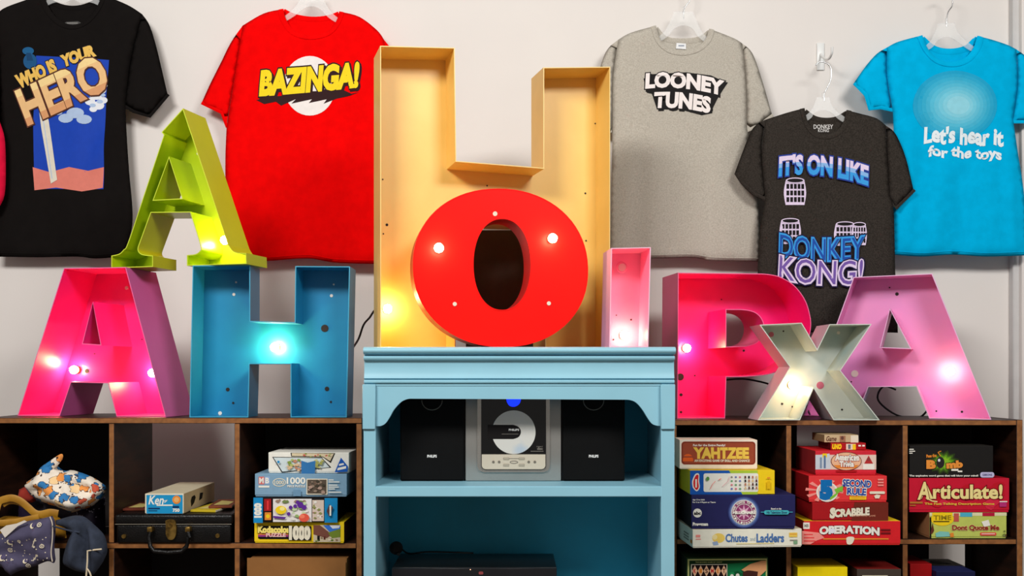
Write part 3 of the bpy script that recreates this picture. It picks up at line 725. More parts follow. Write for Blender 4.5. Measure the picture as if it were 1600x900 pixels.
pr.disc(484.5, 135, 40.5, 46.5, WH, 40)
pr.poly([(402, 158), (425, 152), (450, 150), (462, 146), (480, 149), (478, 144), (500, 143), (515, 138), (530, 138), (550, 148), (562, 146), (548, 151), (527, 155), (506, 163), (511, 156), (483, 162), (488, 156), (456, 163), (463, 156), (440, 166), (432, 160), (414, 164)], DK)
pr.text('BAZINGA!', 404, 104, 564, 146, YB, .06, .25, (.045, DK), -5.2, shadow=(2, 3, DK))
pr.build('printed_lettering', red, surf=rb.surf)
pn = Print(rb.fmap, -.0135, .0003); pn.text('NEXT', 476, 53, 492, 57, ink(246, 96, 96), .02); pn.build('neck_print', red, y=YS - red.location.y)
hanger('clear hanger in the neck of the red shirt', YS + .006, 487, -12, (446, 20), (526, 22), [(487, -18), (488, -30), (497, -42), (497, -60), (487, -68), (477, -62)])
# grey shirt ---------------------------------------------------------------------------------------------
nk = crom([(1025, 40), (1032, 62), (1048, 76), (1070, 79), (1090, 73), (1103, 60), (1108, 45)], 4)
out = path(nk[::-1], [(1025, 40), (986, 51), (966, 62)], [(966, 62), (958, 120), (957, 205)], [(957, 205), (955, 300), (953, 402)], [(953, 402), (1020, 404), (1080, 403), (1117, 408), (1186, 409)], [(1186, 409), (1187, 345), (1178, 270), (1167, 198)], [(1167, 198), (1166, 140), (1160, 68)], [(1160, 68), (1149, 61), (1130, 53), (1108, 45)])
slR = path([(1160, 68), (1166, 140), (1166, 202)], [(1166, 202), (1186, 193), (1206, 178)], [(1206, 178), (1191, 126), (1176, 84), (1160, 68)])
slL = path([(966, 62), (958, 120), (956, 207)], [(956, 207), (938, 204), (922, 196)], [(922, 196), (932, 130), (946, 82), (966, 62)])
bn = crom([(1028, 42), (1042, 57), (1067, 60), (1092, 57), (1106, 47)], 4)
gray, gb = shirt('heather grey T-shirt with two lines of outlined white lettering', YS, S_GRAY, out, [(slR, [(1166, 202), (1186, 193), (1206, 178)]), (slL, None)], nk, bn,
    [(985, 220, 975, 400, 14, .005), (1060, 300, 1050, 404, 20, -.004), (1120, 260, 1140, 405, 18, .006), (1165, 200, 1120, 240, 12, .004)], 8.5, seed=5, hem=crom([(954,396),(1020,398),(1080,397),(1117,402),(1185,403)], 8))
pr = Print(gb.fmap, .0009, .0001, .0135)
LW = ink(248, 238, 234)
def arch(x, y): k = (x - 1070) / 64.0; return x, y + 7 * k * k + 3 * k - 2
pr.poly([(1005, 124), (1020, 117), (1070, 114), (1110, 119), (1136, 131), (1122, 152), (1113, 170), (1112, 178), (1096, 181), (1062, 172), (1026, 172), (1018, 148), (1010, 146)], BLK)
pr.text('LOONEY', 1008, 117, 1131, 142, LW, .055, 0, (.05, BLK), 3, arch, shadow=(2.5, 3, BLK))
pr.text('TUNES', 1021, 147, 1110, 173, LW, .055, 0, (.05, BLK), 4, lambda x, y: (x, y + 5 * ((x - 1060) / 50) ** 2 - 2), shadow=(2.5, 3, BLK))
pr.build('printed_lettering', gray, surf=gb.surf)
nl = Print(gb.fmap, -.0135, .0003); nl.poly([(1058, 65), (1073, 66), (1073, 75), (1057, 74)], ink(240, 240, 240)); nl.rect(1061, 68.5, 1070, 70.5, ink(150, 158, 172)); nl.build('neck_label', gray, y=YS - gray.location.y)
hanger('clear hanger in the neck of the heather grey shirt', YS + .006, 1068, 18, (1030, 52), (1105, 54), [(1068, 30), (1068, 20), (1071, 10), (1078, 0), (1078, -16), (1068, -24), (1058, -18)])
# charcoal shirt ---------------------------------------------------------------------------------------------
YC = 0.525
nk = crom([(1257, 169), (1262, 190), (1274, 206), (1290, 210), (1306, 205), (1318, 190), (1322.5, 172)], 4)
out = path(nk[::-1], [(1257, 169), (1230, 176), (1196, 187)], [(1196, 187), (1190, 240), (1196, 312)], [(1196, 312), (1187, 365), (1184, 423), (1182, 518)], [(1182, 518), (1240, 521), (1300, 518), (1403, 520)], [(1403, 520), (1399, 428), (1398, 387), (1396, 326), (1390, 306)], [(1390, 306), (1386, 240), (1384, 196)], [(1384, 196), (1370, 185), (1346, 178), (1322.5, 172)])
slL = path([(1196, 187), (1190, 240), (1197, 314)], [(1197, 314), (1178, 306), (1160, 290), (1147.5, 272)], [(1147.5, 272), (1160, 238), (1173, 206), (1184, 193), (1196, 187)])
slR = path([(1384, 196), (1386, 240), (1389, 308)], [(1389, 308), (1399, 323)], [(1399, 323), (1414, 310), (1427, 295)], [(1427, 295), (1416, 249), (1405, 220), (1396, 205), (1384, 196)])
bn = crom([(1260, 171), (1274, 181), (1290, 184), (1306, 182), (1320, 174)], 4)
char, chb = shirt('charcoal T-shirt with blue and white lettering and printed barrels', YC, S_CHAR, out, [(slL, [(1197, 314), (1178, 306), (1160, 290), (1147.5, 272)]), (slR, [(1389, 308), (1399, 323), (1427, 295)])], nk, bn,
    [(1205, 330, 1200, 500, 14, .005), (1380, 320, 1385, 500, 14, .005), (1300, 400, 1290, 510, 18, .004)], 8, seed=6)
pr = Print(chb.fmap, .0009, .0001, .0135)
B1 = ink(58, 160, 232); B2 = ink(36, 60, 150); LV = ink(232, 214, 240); NV = ink(28, 20, 62); CH = ink(50, 45, 41)
def barrel(cx, cy, w, h):
    o = [(cx - w * .42, cy - h / 2), (cx + w * .42, cy - h / 2), (cx + w * .5, cy), (cx + w * .42, cy + h / 2), (cx - w * .42, cy + h / 2), (cx - w * .5, cy)]
    pr.poly(path([o[0], o[1]], [o[1], o[2], o[3]], [o[3], o[4]], [o[4], o[5], o[0]]), LV)
    for k in range(5):
        x = cx - w * .40 + k * w * .165
        for q in range(3): pr.rect(x + .6, cy - h * .36 + q * h * .27, x + w * .165 - .9, cy - h * .36 + q * h * .27 + h * .2, BLK)
    pr.disc(cx, cy - h / 2, w * .42, h * .12, LV, 20); pr.disc(cx, cy - h / 2, w * .36, h * .08, BLK, 20)
barrel(1241, 302, 35, 38); barrel(1233, 364, 34, 36); barrel(1318, 368, 34, 34); barrel(1340, 368, 24, 32)
def bow(x, y): k = (x - 1286) / 70.0; return x, y + 9 * k * k + 5 * k + .5
pr.text("IT'S ON LIKE", 1215, 243, 1355, 276, LV, .05, 0, (.055, B2), 2, bow, bands=((0, .42, B1), (.42, .62, ink(140, 186, 236))))
def sag(x, y): k = (x - 1281) / 70.0; return x, y + 6 * (1 - k * k) - 5
pr.text('DONKEY', 1214, 370, 1349, 410, B1, .05, 0, (.04, NV), 1.5, sag)
pr.text('DONKEY', 1216, 373, 1347, 407, ink(30, 80, 170), .0, 0, None, 1.5, sag)
pr.text('KONG!', 1213, 405, 1347, 447, LV, .06, 0, (.04, NV), 3, sag)
pr.text('KONG!', 1215, 407, 1345, 444, ink(120, 90, 170), .002, 0, None, 3, sag)
pr.build('printed_lettering', char, surf=chb.surf)
nl = Print(chb.fmap, -.0135, .0003); nl.text('DONKEY', 1273, 193, 1304, 200, ink(206, 202, 198), .03); nl.text('KONG', 1280, 200, 1297, 205, ink(206, 202, 198), .03); nl.build('neck_print', char, y=YC - char.location.y)
hanger('clear hanger in the neck of the charcoal shirt', YC + .006, 1286, 152, (1256, 178), (1322, 180), [(1288, 158), (1288, 146), (1292, 138), (1298, 124), (1298, 106), (1290, 98), (1280, 97), (1274, 102)], half=10, apex=20)
YHK = Y_WALL
hk = thing('wall_hook', 'white adhesive wall hook holding up the charcoal shirt', 'hook', (wx(1283, YHK), Y_WALL, wz(100, YHK)))
mk = lambda px, py: (wx(px, .64) - hk.location.x, wz(py, .64) - hk.location.z)
a0, a1 = mk(1277, 109), mk(1289, 66)
box('plate', hk, M_WHITEPL, a0[0], a1[0], -.006, -.0005, a0[1], a1[1], .0025, 3)
hkp = [(mk(1283, 84)[0], -.006, mk(1283, 84)[1]), (mk(1283, 92)[0], -.03, mk(1283, 92)[1]), (mk(1282, 104)[0], -.09, mk(1282, 104)[1]), (mk(1282, 102)[0], -.128, mk(1282, 102)[1]), (mk(1282, 92)[0], -.136, mk(1282, 92)[1])]
tube('prong', hk, M_WHITEPL, crom(hkp, 5), .004, 10)
# turquoise shirt ---------------------------------------------------------------------------------------------
nk = crom([(1441, 55), (1449, 75), (1464, 91), (1485, 96.5), (1506, 91), (1520, 76), (1527, 56)], 4)
out = path(nk[::-1], [(1441, 55), (1404, 65), (1386, 74)], [(1386, 74), (1386, 120), (1395, 174)], [(1395, 174), (1397, 240), (1396, 330), (1395, 398)], [(1395, 398), (1440, 401), (1490, 398), (1540, 401), (1606, 399)], [(1606, 399), (1600, 303), (1590, 235), (1583, 186)], [(1583, 186), (1590, 130), (1588, 77)], [(1588, 77), (1574, 70), (1550, 62), (1527, 56)])
slL = path([(1386, 74), (1386, 120), (1394, 175)], [(1394, 175), (1376, 171), (1357, 173)], [(1357, 173), (1350, 150), (1332.6, 132)], [(1332.6, 132), (1353, 103), (1370, 84), (1386, 74)])
slR = path([(1588, 77), (1590, 130), (1582, 188)], [(1582, 188), (1604, 188), (1628, 178)], [(1628, 178), (1622, 130), (1608, 94), (1588, 77)])
bn = crom([(1444, 57), (1462, 72), (1485, 76), (1508, 71), (1524, 57)], 4)
turq, tb = shirt('turquoise T-shirt with white hand-drawn lettering at the right edge', .56, S_TURQ, out, [(slL, [(1394, 175), (1376, 171), (1357, 173), (1350, 150), (1332.6, 132)]), (slR, [(1582, 188), (1604, 188), (1628, 178)])], nk, bn,
    [(1420, 200, 1415, 395, 12, .007), (1470, 270, 1462, 398, 16, .005), (1540, 260, 1555, 398, 16, .006), (1405, 90, 1440, 180, 12, .005), (1500, 270, 1505, 398, 12, -.005), (1575, 230, 1580, 395, 10, .006)], 9.5, seed=7, hem=crom([(1396,392),(1440,395),(1490,392),(1540,395),(1603,393)], 8))
pr = Print(tb.fmap, .0009, .0001, .0135)
for k in range(9):
    f = (k + 1) / 9.0; pr.disc(1490 + k * .6, 166, 66 - 6 * k, 54 - 5 * k, ink(int(8 + 140 * f), int(160 + 58 * f), int(206 + 28 * f)), 40)
TW = ink(236, 246, 250)
wob = lambda x, y: (x, y + 1.8 * math.sin(x * .21))
pr.text("Let's hear it", 1442, 199, 1566, 227, TW, .045, 0, None, 2, wob); pr.text('for the toys', 1448, 231, 1563, 253, TW, .04, 0, None, 2, wob)
pr.build('printed_lettering', turq, surf=tb.surf)
hanger('clear hanger in the neck of the turquoise shirt', .566, 1479, 36, (1446, 67), (1522, 69), [(1479, 42), (1479, 30), (1482, 18), (1488, 8), (1487, -8), (1478, -14), (1468, -8)], half=13)

# ------------------------------------------------------------------ stereo in the hutch
YST = -.08
sx = lambda p: wx(p, YST); sz = lambda p: ZS + (752.5 - p) * mpp(YST)
M_BLACKP = mat('black_plastic', (14, 13, 13), rough=0.35, var=0.1); M_GRILLE = mat('black_speaker_cloth', (12, 11, 11), rough=0.9, bump=.4, bscale=900, spec=.2)
M_SILVER = mat('brushed_silver_plastic', (168, 164, 158), rough=0.35, metal=0.55, var=.02)
M_CREAM = mat('champagne_panel', (232, 220, 198), rough=0.35, metal=0.3, var=0.02)
IW = ink(240, 238, 234); IG = ink(120, 114, 106)
for a, b, lx, lab in ((624.5, 726, 675, 'left black loudspeaker of the stereo in the hutch'), (878, 977, 927.5, 'right black loudspeaker of the stereo in the hutch')):
    c = (sx(a) + sx(b)) / 2; w = (sx(b) - sx(a)) / 2; h = sz(602.5) - ZS
    t = thing('loudspeaker', lab, 'speaker', (c, YST + .09, ZS), 0, 'stereo loudspeakers')
    box('cabinet', t, M_BLACKP, -w, w, -.082, .09, 0.0005, h, .004, 2)
    box('grille', t, M_GRILLE, -w + .002, w - .002, -.09, -.0822, 0.002, h - .002, .005, 3)
    pr = Print(lambda px, py: (sx(px) - c, sz(py) - ZS)); pr.text('PHILIPS', lx - 7.5, 711, lx + 7.5, 715.4, IW, .04); pr.build('logo', t, -.09)
    a_ = [math.pi * k / 14 for k in range(15)]
    tube('tweeter_ring', t, IG, [(sx(lx + 16 * math.cos(q)) - c, -.0905, sz(626 + 15 * math.sin(q)) - ZS) for q in a_], .0012, 6)
c = sx(802.5); st_ = thing('stereo', 'silver and black compact stereo with a disc behind its front window', 'stereo', (c, YST + .09, ZS))
m = lambda px, py: (sx(px) - c, sz(py) - ZS)
box('body', st_, M_SILVER, sx(727) - c, sx(877) - c, -.088, .10, .0005, sz(602.5) - ZS, .004, 2)
fr = Print(m)
rim_px = path([(746, 604), (859, 604)], [(859, 604), (859, 728)], [(859, 728), (856, 735), (849, 738)], [(849, 738), (756, 738)], [(756, 738), (749, 735), (746, 728)], [(746, 728), (746, 604)])
link('door_frame', slab_mesh('door_frame', [[m(*p) for p in rim_px]], -.094, -.0882, mat('chrome_rim', (205, 200, 192), rough=.2, metal=.8, var=.02)), st_)
win_px = path([(752, 605), (853, 605)], [(853, 605), (853, 728)], [(853, 728), (851, 732), (846, 734)], [(846, 734), (759, 734)], [(759, 734), (754, 732), (752, 728)], [(752, 728), (752, 605)])
win = link('disc_window', slab_mesh('disc_window', [[m(*p) for p in win_px]], -.097, -.0942, mat('smoked_window', (10, 9, 10), rough=.12, var=.02, spec=.7)), st_)
cd_m = mat('disc_foil', (226, 224, 216), rough=.3, metal=.15, rgb2=(150, 190, 226), nscale=9, lo=.5, hi=.72)
pr = Print(m); pr.hoop(802.7, 675.5, 34, 34, 24, cd_m, 60); pr.build('compact_disc', st_, -.0972)
pr = Print(m, .0014); pr.poly(path([(762, 664), (802, 664)], [(802, 664), (809, 666.5), (813, 671), (813.5, 677), (810, 683), (802, 686)], [(802, 686), (762, 686)], [(762, 686), (762, 664)]), BLK)
pr.text('PHILIPS', 795, 670, 811, 673.4, IW, .03); pr.rect(784, 678, 810, 678.7, IG); pr.text('COMPACT', 838, 697, 848, 699, IG, .02); pr.text('disc', 839, 699, 848, 703, IG, .04); pr.rect(829, 704.6, 849, 705.6, IG)
pr.build('window_print', st_, -.0972)
pan_px = path([(753, 710), (852, 710)], [(852, 710), (852, 728)], [(852, 728), (850, 731.5), (846, 733)], [(846, 733), (759, 733)], [(759, 733), (755, 731.5), (753, 728)], [(753, 728), (753, 710)])
cp = link('control_panel', slab_mesh('control_panel', [[m(*p) for p in pan_px]], -.1005, -.0974, M_CREAM), st_)
for x, y in ((771, 721.5), (780, 721.5), (826, 721.5), (835.5, 721.5)): disc('button', cp, mat('grey_button', (120, 112, 100), rough=.4), (m(x, y)[0], -.1013, m(x, y)[1]), .0034, .002)
for x, y in ((791, 716.5), (815, 716.5), (791, 726.5), (815, 726.5)):
    q0, q1 = m(x - 4.5, y + 2), m(x + 4.5, y - 2); box('key', cp, mat('grey_key', (176, 166, 148), rough=.4), q0[0], q1[0], -.1018, -.1008, q0[1], q1[1], .0008)
pr = Print(m); pr.hoop(803, 722, 6.5, 2.4, 1, IG, 16); pr.rect(786, 716, 820, 716.6, IG); pr.build('panel_print', st_, -.1005)
led = slab_mesh('display_light', [[m(*p) for p in path([(791, 622), (814, 622)], [(814, 622), (812, 630), (807, 634.5), (802, 635.5), (797, 634.5), (793, 630), (791, 622)])]], -.0985, -.0972, glow('blue_display', (8, 30, 255), 3.0))
link('display_light', led, st_)

# player on the lower shelf ---------------------------------------------------------------------------------------------
YD = -.1
zt = wz(887, YD); c = wx(741, YD); w = (wx(870, YD) - wx(612, YD)) / 2
t = thing('disc_player', 'flat black disc player on the lower shelf of the hutch', 'disc player', (c, YD + .11, ZS2))
h = zt - ZS2
for sxn in (-1, 1):
    for yy in (-.08, .08): disc('foot', t, M_BLACKP, (sxn * (w - .03), yy, .0066), .012, .012, 'z')
box('case', t, M_BLACKP, -w, w, -.105, .1, .0122, h, .003, 2)
box('front_panel', t, mat('player_front', (26, 26, 30), rough=.3), -w, w, -.11, -.1052, .0125, h - .001, .002)
disc('indicator_light', t, glow('amber_dot', (255, 190, 150), 1.5), (wx(735, YD) - c, -.1104, wz(890, YD) - ZS2), .0012, .001)
pr = Print(lambda px, py: (wx(px, YD) - c, wz(py, YD) - ZS2)); pr.rect(748, 893, 755, 897.5, ink(150, 70, 70), 1.5); pr.build('logo', t, -.11)
y2 = .08
sp = thing('cable', 'dark cable with a round end lying on the black disc player in the hutch', 'cable', (wx(619, y2), y2, zt))

bm = bmesh.new(); bmesh.ops.create_uvsphere(bm, u_segments=20, v_segments=14, radius=10.5 * mpp(y2), matrix=Matrix.Translation((0, 0, wz(856.3, y2) - zt)))
link('round_end', bm_mesh('round_end', bm, mat('dark_foam', (40, 28, 24), rough=.95, bump=.5, bscale=300), 180), sp)
tube('stem', sp, M_BLACKP, [(0, 0, .012), (.006, -.012, .0095), (.01, -.026, .008)], .005, 8)
tube('lead', sp, M_BLACKP, crom([(wx(627, y2) - sp.location.x, 0, wz(857, y2) - zt), (wx(640, y2) - sp.location.x, -.006, wz(864.5, y2) - zt), (wx(672, y2) - sp.location.x, -.01, .012), (wx(740, y2) - sp.location.x, -.012, .009)], 6), .0028, 6)

# ------------------------------------------------------------------ boxes
def carton(label, cat, Y, pxl, pxr, z0, h, depth, cf, cs=None, ctop=None, yaw=0.0, lid=.93, name='game_box', group=None, tilt=0):
    """a lidded box whose front spans the given pixels; colours are inks for front, sides, top"""
    x0, x1 = wx(pxl, Y), wx(pxr, Y); w = (x1 - x0) / 2; xc = (x0 + x1) / 2
    cs = cs or cf; ctop = ctop or cf
    cy = Y + depth / 2 * math.cos(yaw); cxx = xc - depth / 2 * math.sin(yaw)
    t = thing(name, label, cat, (cxx, cy, z0), yaw, group)
    zl_ = h * (1 - lid)
    def b(nm, x0, x1, y0, y1, z0, z1):
        bm = bmesh.new(); bm_box(bm, x0, x1, y0, y1, z0, z1, .0012, 0, 2)
        for f in bm.faces:
            f.material_index = 1 if abs(f.normal.x) > .7 else (2 if abs(f.normal.z) > .7 else 0)
        me = bpy.data.meshes.new(nm); bm.to_mesh(me); bm.free()
        for m_ in (cf, cs, ctop): me.materials.append(m_)
        return link(nm, me, t)
    if lid < 1: b('tray', -w + .0015, w - .0015, -depth / 2 + .0015, depth / 2 - .0015, .0004, h - .002)
    b('lid' if lid < 1 else 'carton', -w, w, -depth / 2, depth / 2, max(.0005, zl_), h)
    t['_w'] = w; del t['_w']
    return t, (w, depth / 2, h, pxl, pxr)
def face(info, yt, yb):
    """pixel to front-face mapping; yt, yb are the face's top and bottom in the photo"""
    w, d, h, a, b = info
    return lambda px, py: (-w + 2 * w * (px - a) / (b - a), h * (yb - py) / (yb - yt))
class Stack:
    def __init__(s, z): s.z = z
    def add(s, label, Y, a, b, yt, yb, depth, cf, cs=None, ctop=None, yaw=0, lid=.93, name='game_box', cat='board game', group=None):
        h = (yb - yt) * mpp(Y)
        t, info = carton(label, cat, Y, a, b, s.z + .0004, h, depth, cf, cs, ctop, yaw, lid, name, group)
        s.z += h + .0005
        return t, Print(face(info, yt, yb), .0004, .00015), -depth / 2
R1 = ink(222, 34, 42); R2 = ink(176, 24, 30); R3 = ink(236, 60, 62); W1 = ink(244, 240, 228); CR = ink(238, 228, 204); Y1 = ink(250, 212, 30); NVY = ink(38, 38, 88); GRN = ink(150, 196, 60); OR = ink(236, 140, 50)
PK = ink(250, 150, 140); BRN = ink(96, 46, 34); LBL = ink(132, 168, 194); BLU = ink(24, 90, 180); CYA = ink(24, 140, 200); PUR = ink(98, 46, 150); GRY = ink(150, 144, 134); YG = ink(196, 206, 120)

# left shelf, right column: four jigsaw puzzles
S = Stack(zl[1])
t, p, y = S.add('yellow jigsaw puzzle box at the bottom of the stack of four puzzles', -.005, 397, 538, 815, 848, .2, Y1, BRN, Y1, math.radians(-1), name='puzzle_box', cat='puzzle', group='jigsaw puzzle boxes')
p.rect(403, 821, 456, 841, BLK); p.rect(403, 828, 456, 832, ink(210, 50, 60)); p.rect(403, 832, 456, 835, OR); p.rect(403, 835, 456, 838, ink(160, 60, 130)); p.rect(405, 840, 452, 841.6, BLK)
p.rect(490, 819.5, 532, 846, ink(206, 190, 160)); p.poly([(505, 819.5), (532, 819.5), (532, 828), (516, 831)], SKY); p.poly([(515, 819.5), (532, 820), (530, 824), (520, 825)], CLD)
p.poly([(490, 819.5), (500, 819.5), (519, 834), (511, 840), (490, 834)], ink(124, 76, 62)); p.poly([(513, 831), (532, 825), (532, 838), (518, 840)], ink(120, 140, 50)); p.rect(496, 836, 500, 844, BLK); p.rect(506, 837, 509, 842, BRN); p.blotches(490, 837, 532, 846, [ink(150, 120, 90), ink(90, 120, 50), ink(230, 214, 190)], 9, 1.5, 3.5)
p.text('Kodacolor', 403, 821, 454, 832, ink(255, 232, 120), .07, 0, (.04, BLK)); p.text('PUZZLE', 416, 832, 447, 838, ink(250, 200, 190), .05)
p.rect(451, 821, 487, 843, BLK); p.text('1000', 452, 820, 486, 843, CR, .08, space=.95)
p.build('printed_front', t, y)
t, p, y = S.add('blue-ended jigsaw puzzle box with flower picture, second from bottom of the puzzle stack', -.02, 396.5, 527, 775, 814.5, .2, BLK, BLK, BLK, math.radians(1.5), name='puzzle_box', cat='puzzle', group='jigsaw puzzle boxes')
p.rect(396.5, 775, 411, 814.5, CYA); p.rect(507, 776, 527, 814.5, CYA); p.text('1000', 392, 789, 415, 801, W1, .08, 0, None, -90); p.rect(413, 777, 424, 796, ink(170, 30, 34)); p.rect(417.5, 780, 420, 794, R3); p.rect(414, 798, 424, 810, OR); p.disc(419, 804, 3, 3, Y1)
p.rect(427, 777, 487, 813, ink(236, 230, 226)); p.rect(488, 779, 506, 812, ink(222, 200, 184)); p.blotches(488, 779, 506, 812, [ink(170, 120, 110), W1, ink(150, 150, 90)], 14, 1.5, 3.5, 4)
p.blotches(427, 777, 487, 784, [ink(120, 140, 80), ink(160, 130, 110)], 10, 2, 4, 5); p.blotches(455, 780, 487, 812, [ink(150, 180, 110), ink(200, 220, 170), ink(236, 230, 220)], 14, 2, 5, 6)
p.disc(440, 794, 8.5, 6.5, Y1); p.disc(442, 792, 4, 3, ink(255, 240, 150)); p.poly([(428, 803), (448, 805), (446, 808), (428, 806)], PUR)
for x, y_, r in ((455, 790, 3), (462, 788, 3), (470, 786, 5), (476, 790, 4), (452, 800, 3), (466, 782, 3)): p.disc(x, y_, r, r, PUR, 9)
p.disc(476, 806, 8, 6.5, ink(232, 90, 70)); p.disc(473, 804, 4, 3, ink(250, 130, 100)); p.poly([(515, 785), (521, 790), (515, 805), (511, 796)], ink(90, 60, 60)); p.rect(515.5, 787, 518, 803, W1)
p.build('printed_front', t, y)
t, p, y = S.add('grey-blue jigsaw puzzle box with white numerals and dark photo in the puzzle stack', -.01, 398, 542, 738.5, 774.5, .2, LBL, LBL, LBL, math.radians(-.6), name='puzzle_box', cat='puzzle', group='jigsaw puzzle boxes')
p.rect(404, 743, 413, 755, ink(224, 110, 104), 1); p.rect(413.5, 743, 421.5, 755, ink(150, 180, 220), 1); p.text('M', 405, 744.5, 412, 753.5, W1, .04); p.text('B', 414.5, 744.5, 420.5, 753.5, W1, .04); p.rect(404, 757, 421, 760, W1)
p.hoop(436.5, 752, 10.5, 6.5, 1.2, CR); p.text('1000', 429, 749, 444, 755, CR, .02); p.text('1000', 448, 744, 477.5, 754.5, W1, .03); p.text('PIECE PUZZLE', 449, 756, 477, 759.5, W1, .03)
p.rect(479, 746, 512, 771, CR); p.rect(480.5, 747.5, 510.5, 769.5, ink(96, 82, 70)); p.blotches(480.5, 747.5, 510.5, 769.5, [ink(150, 130, 112), ink(70, 64, 52), ink(180, 150, 134), ink(120, 96, 80)], 26, 1.5, 4, 9)
for k, (q, l) in enumerate(((747, 8), (750, 17), (755, 14), (758, 16), (761, 10), (766, 20))): p.rect(514, q, 514 + l, q + 1.5, W1)
p.rect(459, 763, 471, 773, ink(112, 150, 180)); p.build('printed_front', t, y)
t, p, y = S.add('white jigsaw puzzle box with slanted picture panel, top of the puzzle stack', .0, 419, 545.5, 705.5, 738, .19, W1, W1, W1, math.radians(-1.5), name='puzzle_box', cat='puzzle', group='jigsaw puzzle boxes')
p.poly([(425, 712.5), (503, 713.5), (518, 729), (440, 737)], BLK); p.poly([(427, 713.5), (502.5, 714.5), (515, 728.5), (441, 735.5)], ink(214, 226, 226))
p.poly([(454, 706), (524, 706.5), (517, 722), (505, 713), (455, 712)], BLK); p.poly([(456, 706.6), (522, 707.3), (516, 719), (505, 712), (456, 711)], ink(224, 206, 170)); p.blotches(470, 706, 520, 714, [ink(206, 110, 90), ink(150, 160, 80), ink(240, 220, 190)], 14, 1.5, 3, 3)
p.blotches(447, 714, 474, 735, [ink(130, 158, 70), ink(226, 190, 150), ink(180, 190, 110), ink(200, 140, 110)], 24, 2, 4, 7); p.blotches(490, 715, 508, 731, [ink(170, 170, 90), ink(206, 200, 140)], 12, 2, 4, 8)
p.poly([(472, 718), (482, 721), (494, 718), (493, 738), (472, 738)], ink(54, 120, 180)); p.disc(436, 720, 2, 2, CYA); p.poly([(534, 713), (545, 727), (544, 735), (524, 736)], BLU); p.poly([(529, 729), (542, 726), (542, 730), (528, 733)], W1); p.poly([(531, 723), (538, 721.5), (539, 724), (531, 726)], W1)
p.build('printed_front', t, y)
# cardboard flap box below
t, info = carton('open brown cardboard box below the puzzle stack', 'cardboard box', .0, 389, 542, zl[2], wz(873, 0) - zl[2], .24, mat('kraft_board', (150, 98, 44), rough=.8, var=.06), lid=1.0, name='cardboard_box')
box('flap', t, mat('kraft_board', (150, 98, 44)), -info[0], info[0], -.1405, -.138, info[2] - .13, info[2] + .006, .0008)

# left shelf, middle column: suitcase and doll box
M_LEA = mat('black_leatherette', (9, 8, 8), rough=.36, bump=.5, bscale=260, rgb2=(17, 14, 13), nscale=40, spec=.3); M_BRASS = mat('worn_brass', (176, 140, 70), rough=.35, metal=.85, rgb2=(110, 84, 40), nscale=60)
YC_ = -.01; zs0 = zl[1]; c = (wx(179, YC_) + wx(364, YC_)) / 2; w = (wx(364, YC_) - wx(179, YC_)) / 2; q = lambda px, py: (wx(px, YC_) - c, wz(py, YC_) - zs0)
su = thing('suitcase', 'small black suitcase with brass lock lying in the middle column', 'suitcase', (c, YC_ + .14, zs0))
zm = q(0, 820)[1]; zt_ = q(0, 804)[1]
box('bottom_shell', su, M_LEA, -w + .004, w - .007, -.138, .137, .0006, zm, .006, 3); box('lid', su, M_LEA, -w, w - .002, -.141, .138, zm + .0004, zt_, .007, 3)
tube('lip', su, mat('worn_lip', (120, 112, 100), rough=.4, metal=.5), [(-w + .002, -.1408, zm + .0015), (w - .004, -.1408, zm + .0015)], .0013, 6)
hp0 = [q(237, 829), q(236, 838), q(239, 852), q(246, 859), q(268, 860.5), q(288, 859), q(295, 852), q(298.5, 838), q(297, 829)]
tube('handle', su, M_LEA, [(a, -.152 - .004 * min(i, 8 - i), b) for i, (a, b) in enumerate(crom(hp0, 1))], .0062, 10)
for px in (237, 296): a = q(px, 826); box('handle_mount', su, M_BRASS, a[0] - .007, a[0] + .007, -.158, -.1375, a[1] - .007, a[1] + .007, .002, 2)
for px, py in ((193.5, 838), (340, 837)): a = q(px, py); disc('stud', su, M_BRASS, (a[0], -.1395, a[1]), .006, .005)
a = q(267.5, 812.5)
lk = link('lock', slab_mesh('lock', [[q(*p) for p in path([(260, 819), (260, 813), (267, 811), (274, 813), (276, 820)], [(276, 820), (276, 833), (272, 842), (264, 842), (260, 834)], [(260, 834), (260, 819)])]], -.146, -.1385, M_BRASS), su)
a = q(267, 820); disc('lock_knob', lk, M_BRASS, (a[0], -.148, a[1]), .006, .005)
zk = zs0 + zt_
t, info = carton('long doll box with blue end panel lying on the black suitcase', 'doll box', -.005, 226.5, 287, zk + .0004, (806 - 774) * mpp(0), .29, ink(232, 222, 196), ink(214, 190, 150), ink(222, 208, 176), 0, .96, 'doll_box')
p = Print(face(info, 774, 806), .0004, .00015); p.rect(229, 776, 285.5, 805, ink(30, 148, 202)); p.text('Ken', 232, 777, 256, 791, W1, .02, .25); p.line([(254, 786), (262, 784), (257, 788)], 1, W1); p.disc(276, 783.5, 6.5, 6.5, OR); p.disc(276, 783.5, 4, 4, ink(240, 180, 110)); p.rect(245, 791, 270, 793, W1); p.rect(232, 796, 250, 798, ink(10, 50, 100)); p.rect(232, 800, 246, 801, ink(10, 50, 100)); p.rect(270, 793, 280, 796, ink(10, 50, 100)); p.text('750', 270, 797, 281, 802.5, W1, .05)
p.build('printed_end', t, -.145)
bs = link('printed_side', mesh('printed_side', [(info[0] + .0006, a, b) for a, b in ((-.08, .012), (-.055, .02), (-.04, .034), (-.05, .042), (-.075, .04), (-.085, .03), (-.01, .02), (.02, .024), (.03, .04), (.0, .042))], [(0, 1, 2, 3, 4, 5), (6, 7, 8, 9)], [BLK]), t)
